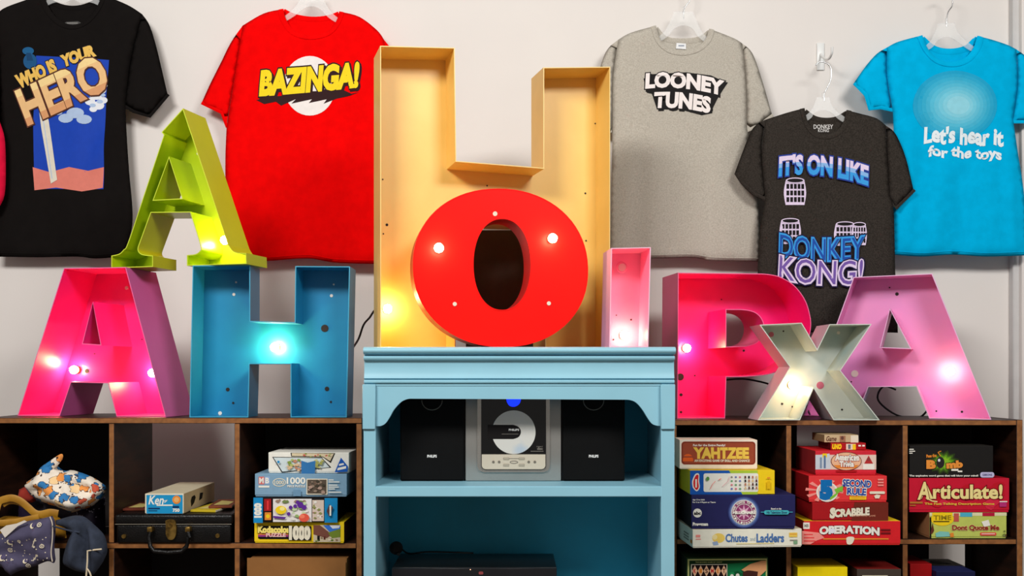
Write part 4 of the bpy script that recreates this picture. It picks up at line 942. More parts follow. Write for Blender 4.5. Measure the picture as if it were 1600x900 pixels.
for lab, a, b, z, yy, d, ck, rz, grp in (('yellow booklet lying on the suitcase beside the doll box', 296, 338, 0, .03, .17, ink(206, 180, 40), -8, None), ('red-brown booklet lying at the right end of the suitcase', 326, 362, .0075, .06, .15, ink(126, 64, 40), 6, None), ('thin dark red booklet lying at the left end of the suitcase', 192, 226, 0, .06, .14, ink(110, 50, 34), 4, None)):
    t, inf = carton(lab, 'booklet', yy, a, b, zk + .0004 + z, .007, d, ck, CR, ck, math.radians(rz), 1.0, 'booklet')
    link('printed_cover', mesh('printed_cover', [(-inf[0] * .7, -d * .35, .0074), (inf[0] * .6, -d * .35, .0074), (inf[0] * .7, d * .1, .0074), (-inf[0] * .5, d * .3, .0074)], [(0, 1, 2, 3)], [ink(220, 200, 120)]), t)

# right shelf, left column
S = Stack(zr[1])
IV = ink(240, 236, 218)
t, p, y = S.add('white board game box with blue curly lettering, bottom of the left game stack', .035, 1081, 1254.5, 826, 855, .27, IV, IV, ink(236, 220, 190), math.radians(3.6))
p.disc(1122, 839.5, 10, 7.5, ink(240, 206, 100)); p.disc(1116, 838, 4, 4, ink(246, 226, 160)); p.poly([(1112, 846), (1120, 844), (1122, 850), (1114, 851)], ink(150, 170, 200)); p.rect(1086, 834, 1093, 838, PK); p.rect(1086, 840, 1094, 841.5, PK)
CB = ink(76, 116, 176); p.text('Chutes', 1133, 833, 1168, 846, CB, .03); p.text('and', 1172, 838, 1180, 844, ink(180, 196, 206), .0); p.text('Ladders', 1182, 833, 1226, 847, CB, .03); p.rect(1150, 848, 1210, 849.2, ink(230, 214, 150)); p.rect(1234, 832, 1247, 839, ink(244, 206, 90)); p.rect(1235, 834, 1246, 835, OR); p.rect(1241, 844, 1247, 850, ink(130, 170, 130)); p.rect(1235, 843, 1247, 844.5, GRY)
p.build('printed_front', t, y)
pr_side = lambda t, w, items: link('printed_side', mesh('printed_side', [v for (a, b, c_, d, m_) in items for v in ((-w - .0006, a, c_), (-w - .0006, b, c_), (-w - .0006, b, d), (-w - .0006, a, d))], [tuple(range(4 * i, 4 * i + 4)) for i in range(len(items))], [i[4] for i in items], list(range(len(items)))), t)
pr_side(t, (wx(1254.5, .035) - wx(1081, .035)) / 2, [(-.13, -.11, .012, .022, OR), (-.09, -.03, .03, .034, GRY), (-.09, -.03, .022, .026, GRY), (-.09, -.03, .014, .018, GRY)])
t, p, y = S.add('navy blue quiz game box with round pink emblem in the left game stack', .035, 1080, 1243, 773, 826, .27, NVY, ink(16, 16, 24), NVY, math.radians(.6))
p.text('Age 12 to Adult', 1082, 779, 1101, 782, W1, .03); p.text('For 2 to 4 Players or Teams', 1082, 783, 1118, 786, W1, .03); p.disc(1089.5, 801, 6.8, 7, W1); p.text('abc', 1084, 798.5, 1095, 804, BLK, .05); p.text('Pressman', 1082, 815.5, 1106, 821, W1, .06)
for k, cc in enumerate((ink(52, 62, 120), ink(84, 104, 160), ink(130, 150, 196))): p.disc(1162, 800, 25 - 2 * k, 25 - 2 * k, cc, 32)
p.disc(1162, 800, 19.5, 19.5, ink(150, 60, 110), 32); p.hoop(1162, 800, 19.5, 19.5, 1, W1, 32); p.hoop(1162, 800, 13.5, 13.5, .8, W1, 32)
p.poly([(1162 + (12.5 if k % 2 == 0 else 5) * math.cos(k * math.pi / 8), 800 + (12.5 if k % 2 == 0 else 5) * math.sin(k * math.pi / 8)) for k in range(16)], ink(226, 170, 196)); p.disc(1162, 800, 3.5, 3.5, W1, 12)
def ringtext(s, r, a0, a1, size):
    n = len(s)
    for i, ch in enumerate(s):
        if ch == ' ': continue
        th_ = math.radians(a0 + (a1 - a0) * i / (n - 1)); x, y_ = 1162 + r * math.cos(th_), 800 + r * math.sin(th_)
        rot = math.degrees(th_) + (90 if a1 > a0 else -90)
        p.text(ch, x - size * .4, y_ - size * .5, x + size * .4, y_ + size * .5, W1, .04, 0, None, rot)
ringtext('WHO WANTS TO BE A', 16.4, 192, 348, 3.6); ringtext('MILLIONAIRE', 16.4, 160, 20, 3.6)
p.text('MILLIONAIRE', 1144, 797.6, 1180, 802.4, W1, .06)
TQ = ink(70, 180, 190); p.rect(1188, 798.8, 1238, 799.8, TQ); p.rect(1193, 796.4, 1232, 803, TQ, 3); p.text('Based on the', 1204, 792.6, 1220, 795.4, W1, .02); p.text('Hit Television Show', 1197, 797.6, 1229, 802, NVY, .02)
p.build('printed_front', t, y)
t, p, y = S.add('yellow and blue toy box with white instruction panel in the left game stack', .045, 1078, 1211, 735.5, 773, .2, Y1, ink(226, 200, 40), Y1, math.radians(1.5), 1.0)
p.poly([(1078, 735.5), (1139, 735.5), (1160, 773), (1078, 773)], BLU); p.poly([(1139, 735.5), (1184, 735.5), (1184, 773), (1160, 773)], ink(180, 208, 60)); p.rect(1099, 740, 1185, 769, W1, 3)
p.poly(path([(1082, 762), (1081, 752), (1086, 741), (1092, 741), (1092, 752), (1093, 762), (1088, 768), (1082, 762)], seg=3), W1); p.poly(path([(1083.5, 761), (1083, 752), (1087, 743), (1091, 743), (1090.5, 752), (1091.5, 761), (1088, 766), (1083.5, 761)], seg=3), R1); p.rect(1086, 749, 1088.5, 762, W1)
for k in range(12):
    x = 1143 + 6.5 * (k % 3); y_ = 746 + 6 * (k // 3); p.disc(x, y_, 1.8, 1.6, (GRY, ink(110, 170, 120), ink(226, 130, 140), ink(120, 130, 190))[(k * 7) % 4], 8)
for k in range(16):
    x = 1163 + 5.8 * (k % 4); y_ = 744 + 5.6 * (k // 4); p.rect(x, y_, x + 2.4, y_ + 4, (BRN, BLK, ink(190, 120, 90), ink(226, 190, 140))[(k * 5 + k // 4) % 4])
p.disc(1105, 748, 2.6, 3.2, ink(90, 150, 70), 10); p.line([(1109, 764), (1113, 756), (1117, 752)], 1, PK); p.line([(1122, 750), (1126, 748)], 1.5, PK); p.line([(1128, 760), (1137, 752), (1139, 745)], 1, ink(240, 190, 190)); p.rect(1198, 746, 1203, 748, OR); p.rect(1198, 752, 1203, 764, ink(240, 190, 20))
p.build('printed_front', t, y)
TERR = ink(164, 74, 48)
t, p, y = S.add('cream dice game box with brown panel on top of the left game stack', .07, 1062, 1183, 687.5, 733.5, .11, ink(246, 232, 212), ink(230, 210, 184), ink(240, 226, 204), math.radians(-1.5), .97)
p.rect(1065, 690, 1180, 726, TERR, 5); p.rect(1066, 691, 1179, 725, ink(120, 40, 26), 4.5); p.rect(1067, 692, 1178, 724, TERR, 4); YL2 = ink(250, 206, 84)
p.text('Fun for the Entire Family!', 1083, 694, 1133, 698.4, W1, .03); p.text('YAHTZEE', 1083, 699, 1170, 717, YL2, .06, 0, None, space=.95); p.text('AN EXCITING GAME OF SKILL AND CHANCE', 1085, 718, 1171, 721.8, CR, .04); p.disc(1075, 715, 7, 5.5, ink(236, 100, 40), 20); p.rect(1067, 716, 1083, 721, ink(236, 100, 40)); p.rect(1068, 713, 1082, 715, TERR)
p.build('printed_front', t, y)

# right shelf, middle column
S = Stack(zr[1])
t, p, y = S.add('red board game box with outlined white capitals at the bottom of the middle game stack', .075, 1256, 1407, 811.5, 849.5, .26, R1, R2, Y1, 0)
p.rect(1255, 814, 1265, 824, W1); p.text('MB', 1256.5, 816.5, 1263.5, 821.5, GRY, .05); p.poly([(1253, 827), (1280, 830), (1288, 838), (1276, 842), (1266, 848), (1253, 848)], PK)
for k in range(3): p.rect(1256, 832 + 5 * k, 1270 + 2 * k, 833.6 + 5 * k, R3)
p.text('OPERATION', 1280, 821, 1374, 834, W1, .06, 0, (.045, ink(90, 20, 20)), 1, lambda x, y_: (x, y_ - 2.5 * math.sin((x - 1280) / 94 * 3.1))); p.disc(1300, 827, 5, 4, CLD, 9)
p.rect(1286, 838.5, 1388, 840.6, OR); p.poly(path([(1322, 838), (1326, 836), (1334, 837), (1333, 844), (1329, 848), (1323, 847), (1322, 838)], seg=3), CR); p.rect(1376, 824, 1391, 827, ink(120, 20, 24)); p.rect(1376, 829, 1391, 832, ink(120, 20, 24))
p.build('printed_front', t, y)
t, p, y = S.add('dark red word game box with white raised serif lettering in the middle game stack', .075, 1269, 1388, 783, 811.5, .24, R2, ink(150, 16, 24), R2, math.radians(.5))
p.poly([(1335, 783), (1388, 783), (1388, 811.5), (1330, 811.5)], ink(116, 40, 28)); p.text('SCRABBLE', 1297, 792, 1359, 805, CR, .06, .08, (.05, ink(80, 14, 14)), -3.5); p.text('S', 1296, 791, 1305, 808, CR, .06, .08, None); p.text('CROSSWORD GAME', 1330, 802.5, 1368, 805, ink(220, 150, 120), .01)
p.build('printed_front', t, y)
t, p, y = S.add('red quiz game box with a big blue numeral in the middle game stack', .08, 1263.5, 1386, 741, 782, .24, R3, ink(140, 14, 22), R1, math.radians(.3))
for k in range(10): a = k * .63; p.poly([(1288, 764), (1288 + 30 * math.cos(a), 764 + 18 * math.sin(a)), (1288 + 30 * math.cos(a + .25), 764 + 18 * math.sin(a + .25))], PK)
p.disc(1292, 766, 17, 15.5, W1, 30); p.disc(1292, 766, 14.5, 13, ink(236, 200, 190), 30); p.text('5', 1280, 747, 1301, 779, ink(14, 110, 180), .1); p.poly([(1297, 774), (1306, 768), (1303, 762), (1317, 756), (1316, 766), (1312, 765), (1304, 774), (1296, 779)], ink(130, 196, 60))
BB = ink(36, 70, 160); p.text('SECOND', 1316, 747, 1361, 758.5, BB, .04, 0, (.06, W1), 3); p.text('RULE', 1323, 760, 1353, 771, BB, .04, 0, (.06, W1), 3); p.rect(1327, 773, 1353, 778, Y1); p.rect(1329, 774.5, 1351, 776, OR)
for k in range(3): p.rect(1371, 745.5 + 4.4 * k, 1380, 748 + 4.4 * k, PK)
p.rect(1358, 765, 1382, 769, CR, 1.5); p.poly([(1365, 772), (1369, 770), (1375, 771), (1373, 776), (1367, 776)], CR)
p.build('printed_front', t, y)
t, p, y = S.add('red trivia game box with oval sunset emblem in the middle game stack', .1, 1274, 1369, 702, 739.5, .2, ink(218, 44, 60), ink(150, 40, 44), R1, 0)
p.rect(1274, 708, 1369, 731, ink(236, 206, 190)); p.poly([(1274, 709), (1296, 706), (1298, 730), (1274, 731)], ink(206, 214, 222)); p.rect(1285, 706, 1292, 712, Y1); p.rect(1281, 712, 1284, 729, ink(130, 150, 176)); p.rect(1287, 709, 1290, 729, ink(100, 124, 160)); p.poly([(1350, 722), (1357, 709), (1364, 722)], ink(190, 50, 50)); p.disc(1357, 715, 3, 3, ink(150, 60, 60), 8); p.rect(1348, 722, 1366, 731, W1)
p.disc(1322, 718, 24, 14.5, ink(110, 40, 34), 32); p.disc(1322, 718, 23, 13.6, ink(244, 190, 150), 32); p.poly([(1302, 724), (1342, 724), (1336, 729), (1308, 729)], OR); p.text('American', 1304, 706.5, 1342, 717.5, W1, .07, 0, (.06, R2)); p.text('Trivia', 1311, 717.5, 1334, 727, W1, .07, 0, (.06, R2)); p.rect(1306, 732, 1338, 735, R2)
p.build('printed_front', t, y)
t, p, y = S.add('small red card game box, second from the top of the middle game stack', .13, 1298, 1353, 690.5, 701.5, .12, R2, ink(90, 14, 20), R2, 0, 1.0, name='card_game_box', cat='card game')
p.text('UNO', 1300, 692, 1315, 700.5, Y1, .09, .15); p.rect(1322, 692, 1337, 701, CR); p.rect(1325, 693, 1329, 700, ink(110, 120, 130)); p.rect(1332, 692.5, 1337, 701, Y1); p.rect(1341, 693.5, 1345, 696, W1); p.rect(1347, 693.5, 1351, 696, W1)
p.build('printed_front', t, y)
t, p, y = S.add('small tan card game box at the very top of the middle game stack', .14, 1288, 1341, 678, 690, .12, ink(206, 180, 140), ink(150, 124, 90), ink(190, 160, 120), 0, 1.0, name='card_game_box', cat='card game')
p.text('Game', 1291, 680, 1307, 688, BRN, .02, .3); p.rect(1312, 679.5, 1321, 689, ink(170, 120, 90)); p.disc(1316, 683, 2.5, 3, ink(110, 70, 60), 10); p.rect(1329, 679, 1341, 690, CR); p.build('printed_front', t, y)

# right shelf, right column
S = Stack(zr[1])
LG = ink(196, 206, 100)
t, p, y = S.add('lime green quotation game box at the bottom of the right game stack', .19, 1452, 1573, 798, 838.5, .25, LG, ink(176, 120, 80), LG, math.radians(.5))
p.rect(1452, 798, 1573, 803, ink(230, 226, 180)); p.rect(1500, 798, 1519, 804.5, ink(80, 180, 206)); p.rect(1535, 798, 1554, 803.5, ink(190, 24, 60)); p.rect(1490, 799, 1498, 812, ink(200, 90, 80)); p.disc(1472, 808, 18, 10.5, Y1, 28); p.rect(1456, 798, 1488, 804, Y1)
p.text('TIME', 1458, 802, 1486, 809.5, ink(150, 130, 20), .03); p.rect(1458, 811, 1483, 812.6, BLK); p.poly([(1452, 805), (1454.5, 805), (1454.5, 838), (1452, 838)], BLK); p.poly([(1456.5, 814), (1459, 826), (1456, 831), (1453, 831)], BRN)
p.poly([(1461, 830), (1468, 827), (1482, 828), (1484, 835), (1462, 836)], ink(130, 200, 190)); p.poly([(1484, 830), (1489, 829), (1490, 836), (1484, 836)], OR); p.text('Dont Quote Me', 1487, 817, 1561, 827, ink(150, 52, 36), .05, 0, (.04, ink(240, 220, 150))); p.poly([(1533, 812), (1544, 809), (1547, 818), (1537, 820)], W1)
p.rect(1531, 829, 1556, 833.5, R3, 1); p.rect(1533, 830.5, 1554, 831.6, W1); p.blotches(1563, 824, 1573, 838, [BRN, GRY, ink(120, 130, 60)], 6, 2, 3.5); p.build('printed_front', t, y)
t, p, y = S.add('crimson description game box with large cream serif lettering in the right game stack', .19, 1420.5, 1577, 743.5, 797, .25, ink(206, 24, 52), ink(140, 14, 32), ink(190, 20, 40), 0)
p.blotches(1420, 746, 1576, 794, [ink(220, 40, 70), ink(198, 20, 40)], 12, 8, 16, 3)
p.text('Articulate!', 1434, 753, 1566, 776, ink(246, 226, 150), .035, 0, (.045, ink(120, 10, 20))); p.text('A', 1433, 749, 1452, 777, ink(246, 226, 150), .03, .1, (.04, ink(120, 10, 20))); p.line([(1446, 774), (1456, 779), (1464, 780)], 1.8, ink(246, 226, 150)); p.text('The Fast Talking Description Game', 1444, 781.5, 1553, 786, ink(236, 200, 70), .03); p.rect(1421, 780, 1441, 783, ink(190, 120, 50)); p.rect(1561, 781, 1572, 788, ink(190, 50, 120), 1); p.rect(1561, 779, 1573, 780.6, W1); p.rect(1421, 785, 1430, 786.6, ink(190, 120, 50))
p.build('printed_front', t, y)
t, p, y = S.add('black word game box with green burst on top of the right game stack', .195, 1421, 1552, 693, 743, .24, ink(30, 28, 27), ink(22, 20, 20), ink(44, 40, 36), math.radians(.3))
for k, cc in enumerate((ink(44, 60, 24), ink(66, 100, 26), ink(100, 156, 30), ink(140, 190, 40))): p.poly([(1474 + (26 - 4.5 * k) * (1 if i % 2 else .74) * math.cos(i * .2618), 719 + (20 - 3.5 * k) * (1 if i % 2 else .74) * math.sin(i * .2618)) for i in range(24)], cc)
p.disc(1469, 719, 6.5, 9, ink(40, 38, 38), 20); p.disc(1467, 715.5, 2, 2.4, CLD, 10); p.text('Pass the', 1447, 706, 1463, 711, OR, .05, 0, None, -5); p.text('B', 1447, 715, 1462, 729, ink(240, 150, 60), .07, 0, (.05, BLK)); p.text('mb', 1478, 716, 1504, 728, ink(240, 150, 60), .07, 0, (.05, BLK), -4); p.rect(1486, 729, 1497, 732, W1); p.rect(1496, 731.5, 1503, 734, W1); p.line([(1469, 709), (1465, 703), (1470, 701)], 1.2, OR)
p.text('The explosive word game that will blow your mind!', 1420, 738, 1528, 741.6, W1, .04); p.rect(1531, 734, 1553, 742.4, ink(196, 192, 226), 3.5); p.text('GIBSONS', 1534.5, 736.6, 1549.5, 739.8, ink(60, 60, 110), .03)
for k in range(3): p.rect(1420, 697.5 + 3 * k, 1427 - (k == 2) * 2 + (k == 1) * 2, 699 + 3 * k, W1)
p.build('printed_front', t, y)

# bottom row on the right
zb = zr[2]
t, info = carton('dark green dice game box with a row of diamonds standing below the left game stack', 'board game', .12, 1072, 1201, zb, wz(871, .12) - zb, .12, ink(36, 66, 36), ink(30, 40, 26), ink(40, 60, 34), math.radians(2), .98, 'game_box')
hh = info[2] / mpp(.12); p = Print(face(info, 870, 870 + hh), .0004, .00015); EDG = ink(206, 206, 130)
p.rect(1074, 872, 1199, 1000, EDG); p.rect(1076.5, 874.5, 1197, 998, ink(24, 60, 28)); p.poly([(1137, 880), (1197, 876), (1197, 930), (1137, 930)], ink(16, 120, 70)); p.blotches(1137, 884, 1170, 930, [ink(30, 150, 86), ink(14, 90, 50)], 10, 4, 9)
p.text('THE MODERN GAME OF YACHT', 1086, 876, 1128, 878, EDG, .02); p.rect(1079, 880, 1136, 901, CR); p.rect(1080.2, 881.2, 1134.8, 899.8, ink(34, 12, 16))
for k, ch in enumerate('KISMET'):
    x = 1085 + 9.1 * k; p.poly([(x, 881.6), (x + 4.4, 890.5), (x, 899.4), (x - 4.4, 890.5)], ink(250, 200, 160)); p.text(ch, x - 2.2, 887, x + 2.2, 894, (R1, OR, BRN)[k % 3], .03)
p.poly([(1158, 889), (1172, 880), (1190, 875), (1197, 875), (1197, 890), (1186, 900), (1170, 896)], ink(226, 160, 110)); p.poly(path([(1160, 893), (1168, 890), (1184, 892)], [(1184, 892), (1180, 910), (1164, 912), (1160, 893)], seg=4), ink(70, 34, 28)); p.disc(1143, 899, 3, 3.5, W1, 10); p.disc(1152, 898, 3, 3.5, W1, 10)
p.build('printed_front', t, -.06)
t, info = carton('plain bright yellow box standing below the middle game stack', 'box', .15, 1246, 1324.5, zb, wz(886, .15) - zb, .14, ink(250, 222, 10), ink(200, 170, 10), ink(220, 190, 10), math.radians(1), .98, 'storage_box')
t, info = carton('dark brown game box with red top beside the yellow box', 'board game', .15, 1339, 1408, zb, wz(889, .15) - zb, .17, ink(72, 62, 54), ink(60, 40, 34), ink(130, 30, 26), 0, .98, 'game_box')
p = Print(face(info, 888, 888 + info[2] / mpp(.15)), .0004, .00015); p.rect(1347, 898, 1387, 925, CR); p.build('printed_front', t, -.085)
t, info = carton('red storage case at the left of the right column, bottom row', 'case', .22, 1422, 1456, zb, wz(881, .22) - zb, .14, ink(166, 16, 20), None, None, 0, .5, 'storage_case')
box('latch', t, M_BRASS, -.012, .012, -.0745, -.0708, info[2] * .5 - .01, info[2] * .5 + .01, .001)
t, info = carton('grey case with a black leaf shape on its top, beside the red case', 'case', .30, 1452, 1508, zb, wz(884.5, .30) - zb, .12, ink(120, 112, 102), ink(90, 84, 78), ink(146, 138, 126), 0, .96, 'storage_case')
zt3 = info[2] + .0012
me = slab_mesh('leaf_motif', [path([(-.042, .0), (-.034, .03), (-.01, .036), (.02, .01), (.045, -.04)], [(.045, -.04), (.0, -.035), (-.03, -.03), (-.042, .0)], seg=4)], 0, .0012, BLK); o = link('leaf_motif', me, t); o.rotation_euler = (-math.pi / 2, 0, 0); o.scale = (.62, 1, .62); o.location = (0, 0, zt3 + .0002)
t, info = carton('navy blue flat box before the grey case in the bottom right corner', 'box', .19, 1463, 1524, zb, wz(893, .19) - zb, .09, ink(24, 28, 66), None, ink(34, 40, 90), 0, .7, 'storage_box')

# ------------------------------------------------------------------ bags in the left column
def nodes_floral():
    m_ = bpy.data.materials.new('floral_cotton'); m_.use_nodes = True; nt = m_.node_tree; b = nt.nodes['Principled BSDF']; b.inputs['Roughness'].default_value = .8
    tc = nt.nodes.new('ShaderNodeTexCoord'); vo = nt.nodes.new('ShaderNodeTexVoronoi'); vo.inputs['Scale'].default_value = 34
    nz = nt.nodes.new('ShaderNodeTexNoise'); nz.inputs['Scale'].default_value = 60; mx = nt.nodes.new('ShaderNodeVectorMath'); mx.operation = 'MULTIPLY_ADD'; mx.inputs[1].default_value = (.03, .03, .03)
    nt.links.new(tc.outputs['Object'], nz.inputs['Vector']); nt.links.new(nz.outputs['Color'], mx.inputs[0]); nt.links.new(tc.outputs['Object'], mx.inputs[2]); nt.links.new(mx.outputs[0], vo.inputs['Vector'])
    sp_ = nt.nodes.new('ShaderNodeSeparateColor'); nt.links.new(vo.outputs['Color'], sp_.inputs[0])
    pet = nt.nodes.new('ShaderNodeValToRGB'); pet.color_ramp.interpolation = 'CONSTANT'; e = pet.color_ramp.elements; e[0].position = 0; e[0].color = (*[lin(v) for v in (40, 120, 180)], 1); e[1].position = .35; e[1].color = (*[lin(v) for v in (236, 150, 70)], 1); k = e.new(.7); k.color = (*[lin(v) for v in (244, 206, 150)], 1); k = e.new(.88); k.color = (*[lin(v) for v in (200, 80, 50)], 1)
    nt.links.new(sp_.outputs[0], pet.inputs[0])
    msk = nt.nodes.new('ShaderNodeValToRGB'); msk.color_ramp.interpolation = 'CONSTANT'; e = msk.color_ramp.elements; e[0].position = 0; e[0].color = (1, 1, 1, 1); e[1].position = .5; e[1].color = (0, 0, 0, 1); nt.links.new(vo.outputs['Distance'], msk.inputs[0])
    out = nt.nodes.new('ShaderNodeValToRGB'); out.color_ramp.interpolation = 'CONSTANT'; e = out.color_ramp.elements; e[0].position = 0; e[0].color = (0, 0, 0, 1); e[1].position = .47; e[1].color = (1, 1, 1, 1); k = e.new(.53); k.color = (0, 0, 0, 1); nt.links.new(vo.outputs['Distance'], out.inputs[0])
    m1 = nt.nodes.new('ShaderNodeMix'); m1.data_type = 'RGBA'; m1.inputs[6].default_value = (*[lin(v) for v in (240, 226, 208)], 1); nt.links.new(msk.outputs[0], m1.inputs[0]); nt.links.new(pet.outputs[0], m1.inputs[7])
    m2 = nt.nodes.new('ShaderNodeMix'); m2.data_type = 'RGBA'; m2.inputs[7].default_value = (*[lin(v) for v in (60, 36, 30)], 1); nt.links.new(out.outputs[0], m2.inputs[0]); nt.links.new(m1.outputs[2], m2.inputs[6]); nt.links.new(m2.outputs[2], b.inputs['Base Color'])
    return m_
M_FLOR = nodes_floral()
def bag(name, label, outline, Y, m_, bulge, seed, folds, rough, R=.05, back=.03, step=.009):
    xs = [p[0] for p in outline]; ys = [p[1] for p in outline]
    root = thing(name, label, 'bag', at((min(xs) + max(xs)) / 2, max(ys), Y))
    c_ = Cloth(outline, Y, root, bulge, R, folds, seed, rough, step, back)
    c_.build('body', m_, root)
    return root, c_
dark, dc = bag('tote_bag', 'dark purple speckled bag under the floral tote bag', path([(30, 800), (36, 772), (70, 770), (120, 774), (150, 782), (164, 776)], [(164, 776), (165, 834)], [(165, 834), (30, 834)], [(30, 834), (30, 800)], seg=4), .155, mat('dark_purple_nylon', (44, 32, 60), rough=.5, var=.2, nscale=30), .05, 21, [], .012, .06)
pr = Print(dc.fmap, .0016, .0003, .009)
for k in range(26): pr.disc(130 + random.random() * 36, 784 + random.random() * 30, .9, .9, ink(206, 200, 220), 6)
pr.build('printed_dots', dark, surf=dc.surf)
flo, fc = bag('tote_bag', 'crumpled floral cotton tote bag of cream, orange and blue on the bag pile', path([(40.5, 754), (59, 741), (64, 730), (82, 722), (99, 735), (115.6, 735), (144.5, 745.5), (164.7, 758.5)], [(164.7, 758.5), (166, 766), (160, 776), (150, 786), (139, 793), (113, 801)], [(113, 801), (87, 791), (58, 780), (45, 764), (40.5, 754)], seg=4), .045, M_FLOR, .045, 22,
    [(60, 745, 110, 775, 7, .014), (90, 740, 150, 765, 6, -.014), (70, 770, 130, 790, 7, .012), (110, 740, 120, 780, 6, .01), (140, 750, 150, 785, 6, -.01), (50, 758, 80, 750, 5, .012), (120, 790, 155, 770, 6, .012)], .02, .03)
ribbon('handle', flo, M_FLOR, crom([(59, 742), (66, 730), (80, 720), (97, 709), (101, 713), (95, 724), (84, 734), (72, 740)], 5), 9, .03, flo, None, .01, .012)
rd, rc = bag('cloth_pouch', 'small red cloth pouch peeping out left of the floral tote bag', path([(30, 765), (42, 760), (50, 768), (56, 782), (40, 786), (28, 780), (30, 765)], seg=4), .07, mat('red_felt', (170, 50, 34), rough=.9), .02, 23, [], .006, .02, .01)
MUS = mat('mustard_leather', (186, 134, 34), rough=.5, rgb2=(160, 110, 26), nscale=20)
mus, mc = bag('handbag', 'mustard leather handbag with wide strap handles behind the moon print bag', path([(-4, 812), (10, 806), (40, 808), (80, 804), (100, 814)], [(100, 814), (104, 840.5)], [(104, 840.5), (-2, 840.5)], [(-2, 840.5), (-4, 812)], seg=4), .045, MUS, .045, 24, [], .008)
ribbon('handle', mus, MUS, crom([(-12, 800), (-6, 781), (8, 774), (22, 773), (36, 779), (48, 789), (60, 798), (78, 795), (92, 797)], 6), 11, -.01, mus, None, .0, .004)
ribbon('handle', mus, MUS, crom([(-14, 806), (-8, 812), (20, 811), (40, 807), (60, 803)], 6), 10, -.012, mus, None, .0, .004)
ribbon('inner_handle', mus, MUS, crom([(4, 788), (14, 783), (28, 784), (44, 792), (60, 800)], 5), 5, .0, mus, None, .0, .003)
M_MOON = mat('moon_print_cotton', (82, 76, 104), rough=.85, rgb2=(70, 65, 92), nscale=20, bump=.2, bscale=500)
moon, mo = bag('tote_bag', 'grey-violet tote bag printed with moons and stars hanging over the shelf edge', path([(-40, 830), (0, 834), (22, 823), (40, 815), (66, 810), (82, 806)], [(82, 806), (86, 815), (87, 830), (85, 852), (87, 874)], [(87, 874), (84, 880), (74, 877), (52, 885.7), (30, 892), (17, 899)], [(17, 899), (8, 892), (0, 885), (-40, 880)], [(-40, 880), (-40, 830)], seg=4), -.055, M_MOON, .02, 25,
    [(20, 840, 70, 830, 8, .008), (0, 860, 60, 870, 9, -.007), (60, 815, 66, 875, 6, .006)], .008, .03, .02)
pr = Print(mo.fmap, .0016, .0003, .009); CM = ink(232, 218, 190); MV = ink(84, 76, 108)
for x, y_, r in ((22, 845, 4.5), (8, 870, 4.5), (56, 820, 4), (44, 875, 3.5)): pr.disc(x, y_, r, r, CM, 16); pr.disc(x + r * .5, y_ - r * .35, r * .85, r * .85, MV, 16)
for x, y_, r in ((20, 858, 3.6), (67, 818, 3.4), (49, 882, 3.6), (72, 851, 3.2), (38, 843, 2.4)): pr.hoop(x, y_, r, r, 1.2, CM, 14); pr.disc(x, y_, r * .35, r * .35, CM, 8)
pr.line([(58, 852), (65, 838)], 1.6, CM); pr.line([(57, 874), (64, 866)], 1.6, CM); pr.disc(65, 865, 2.2, 2.2, CM, 8); pr.disc(62, 851, 2, 2, CM, 8)
rn = random.Random(5)
for k in range(46): pr.disc(rn.uniform(2, 82), rn.uniform(836, 874), .9, .9, CM, 6)
pr.build('printed_moons', moon, surf=mo.surf)
ribbon('piping', moon, ink(210, 196, 180), crom([(82, 806), (86, 818), (86, 840), (84, 862), (86, 876)], 4), 2, -.055, moon, None, .012, .004)
tg = thing('paper_tag', 'white paper tag lying on the moon print tote bag', 'tag', at(18, 835, -.08))
m = lambda a, b: (wx(a, -.08) - tg.location.x, wz(b, -.08) - tg.location.z)
link('card', slab_mesh('card', [[m(*p) for p in ((0, 828), (10, 821), (26, 818), (38, 813), (42, 815), (28, 822), (8, 840))]], -.001, .001, ink(226, 216, 204)), tg)
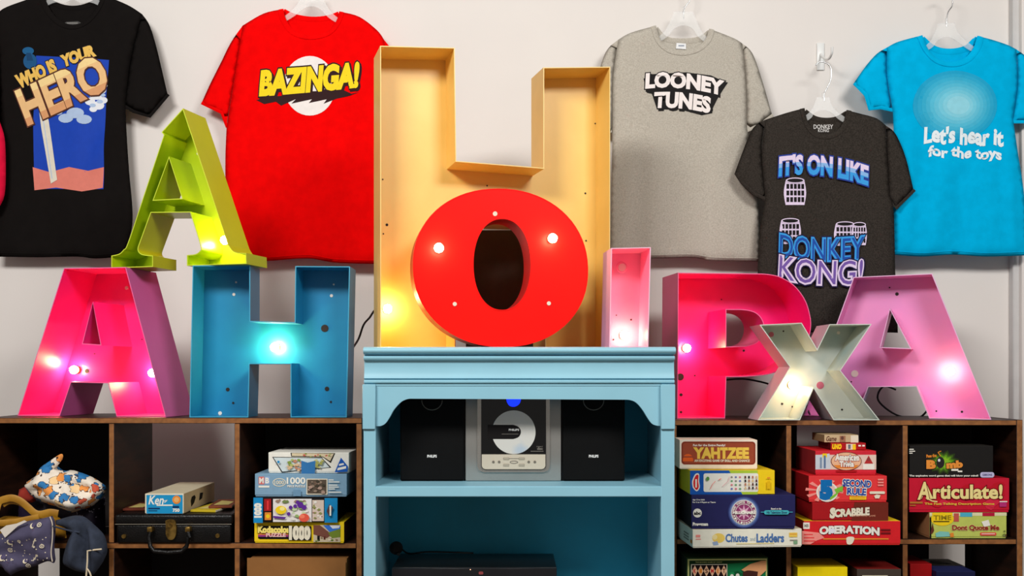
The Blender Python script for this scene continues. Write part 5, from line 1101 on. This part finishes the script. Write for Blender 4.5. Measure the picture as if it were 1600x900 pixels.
M_DEN = mat('slate_denim', (50, 58, 76), rough=.9, rgb2=(38, 45, 60), nscale=40, bump=.3, bscale=500)
den, de = bag('denim_bag', 'slate denim bag with cream trim folded over the shelf edge', path([(87, 813), (113, 806), (126, 806), (136, 810), (153, 825)], [(153, 825), (164, 838), (168, 859), (163, 874), (157, 884), (146, 899)], [(146, 899), (130, 895), (115.6, 891), (100, 883)], [(100, 883), (98, 874), (104, 850), (112, 832)], [(112, 832), (100, 824), (87, 820)], [(87, 820), (87, 813)], seg=4), -.045, M_DEN, .022, 26,
    [(120, 815, 116, 880, 8, .016), (136, 816, 138, 890, 6, -.014), (148, 826, 158, 880, 7, .012), (95, 815, 130, 812, 5, .01)], .006, .03, .02)
TR = ink(224, 206, 176)
ribbon('trim', den, TR, [(167, 856), (156, 857), (146, 858), (146, 872), (145, 886), (144, 899)], 2.6, -.045, den, None, .034, .004)
ribbon('drawstring', den, TR, crom([(146, 884), (150, 890), (152, 896)], 4), 2.6, -.045, den, None, .036, .004)
ribbon('flap', den, mat('slate_denim', (50, 58, 76)), crom([(90, 818), (104, 822), (120, 826), (132, 828)], 4), 3, -.045, den, None, .028, .004)

# ------------------------------------------------------------------ leads behind the letters
M_CORD = mat('black_cord', (22, 20, 20), rough=.6)
def cord(label, pts, r=.0032):
    t = tube('power_cord', None, M_CORD, crom([tuple(at(a, b, yy)) for a, b, yy in pts], 6), r, 8); tag(t, label, 'cord', 'letter power cords')
cord('black cord curving up from the teal H towards the yellow H', [(548, 548, .13), (560, 530, .2), (568, 508, .22), (577, 497, .24), (588, 486, .28), (592, 530, .32), (596, 560, .42), (596, 640, .45)])
cord('black cord sagging behind the pink P and mint X', [(1130, 594, .46), (1160, 592, .47), (1190, 597, .47), (1220, 606, .47), (1250, 616, .47), (1262, 640, .47), (1266, 650, .46)])
cord('black cord on the shelf top behind the violet A', [(1400, 609, .43), (1380, 604, .44), (1372, 625, .45), (1400, 648, .45), (1434, 653, .44), (1450, 640, .40)])
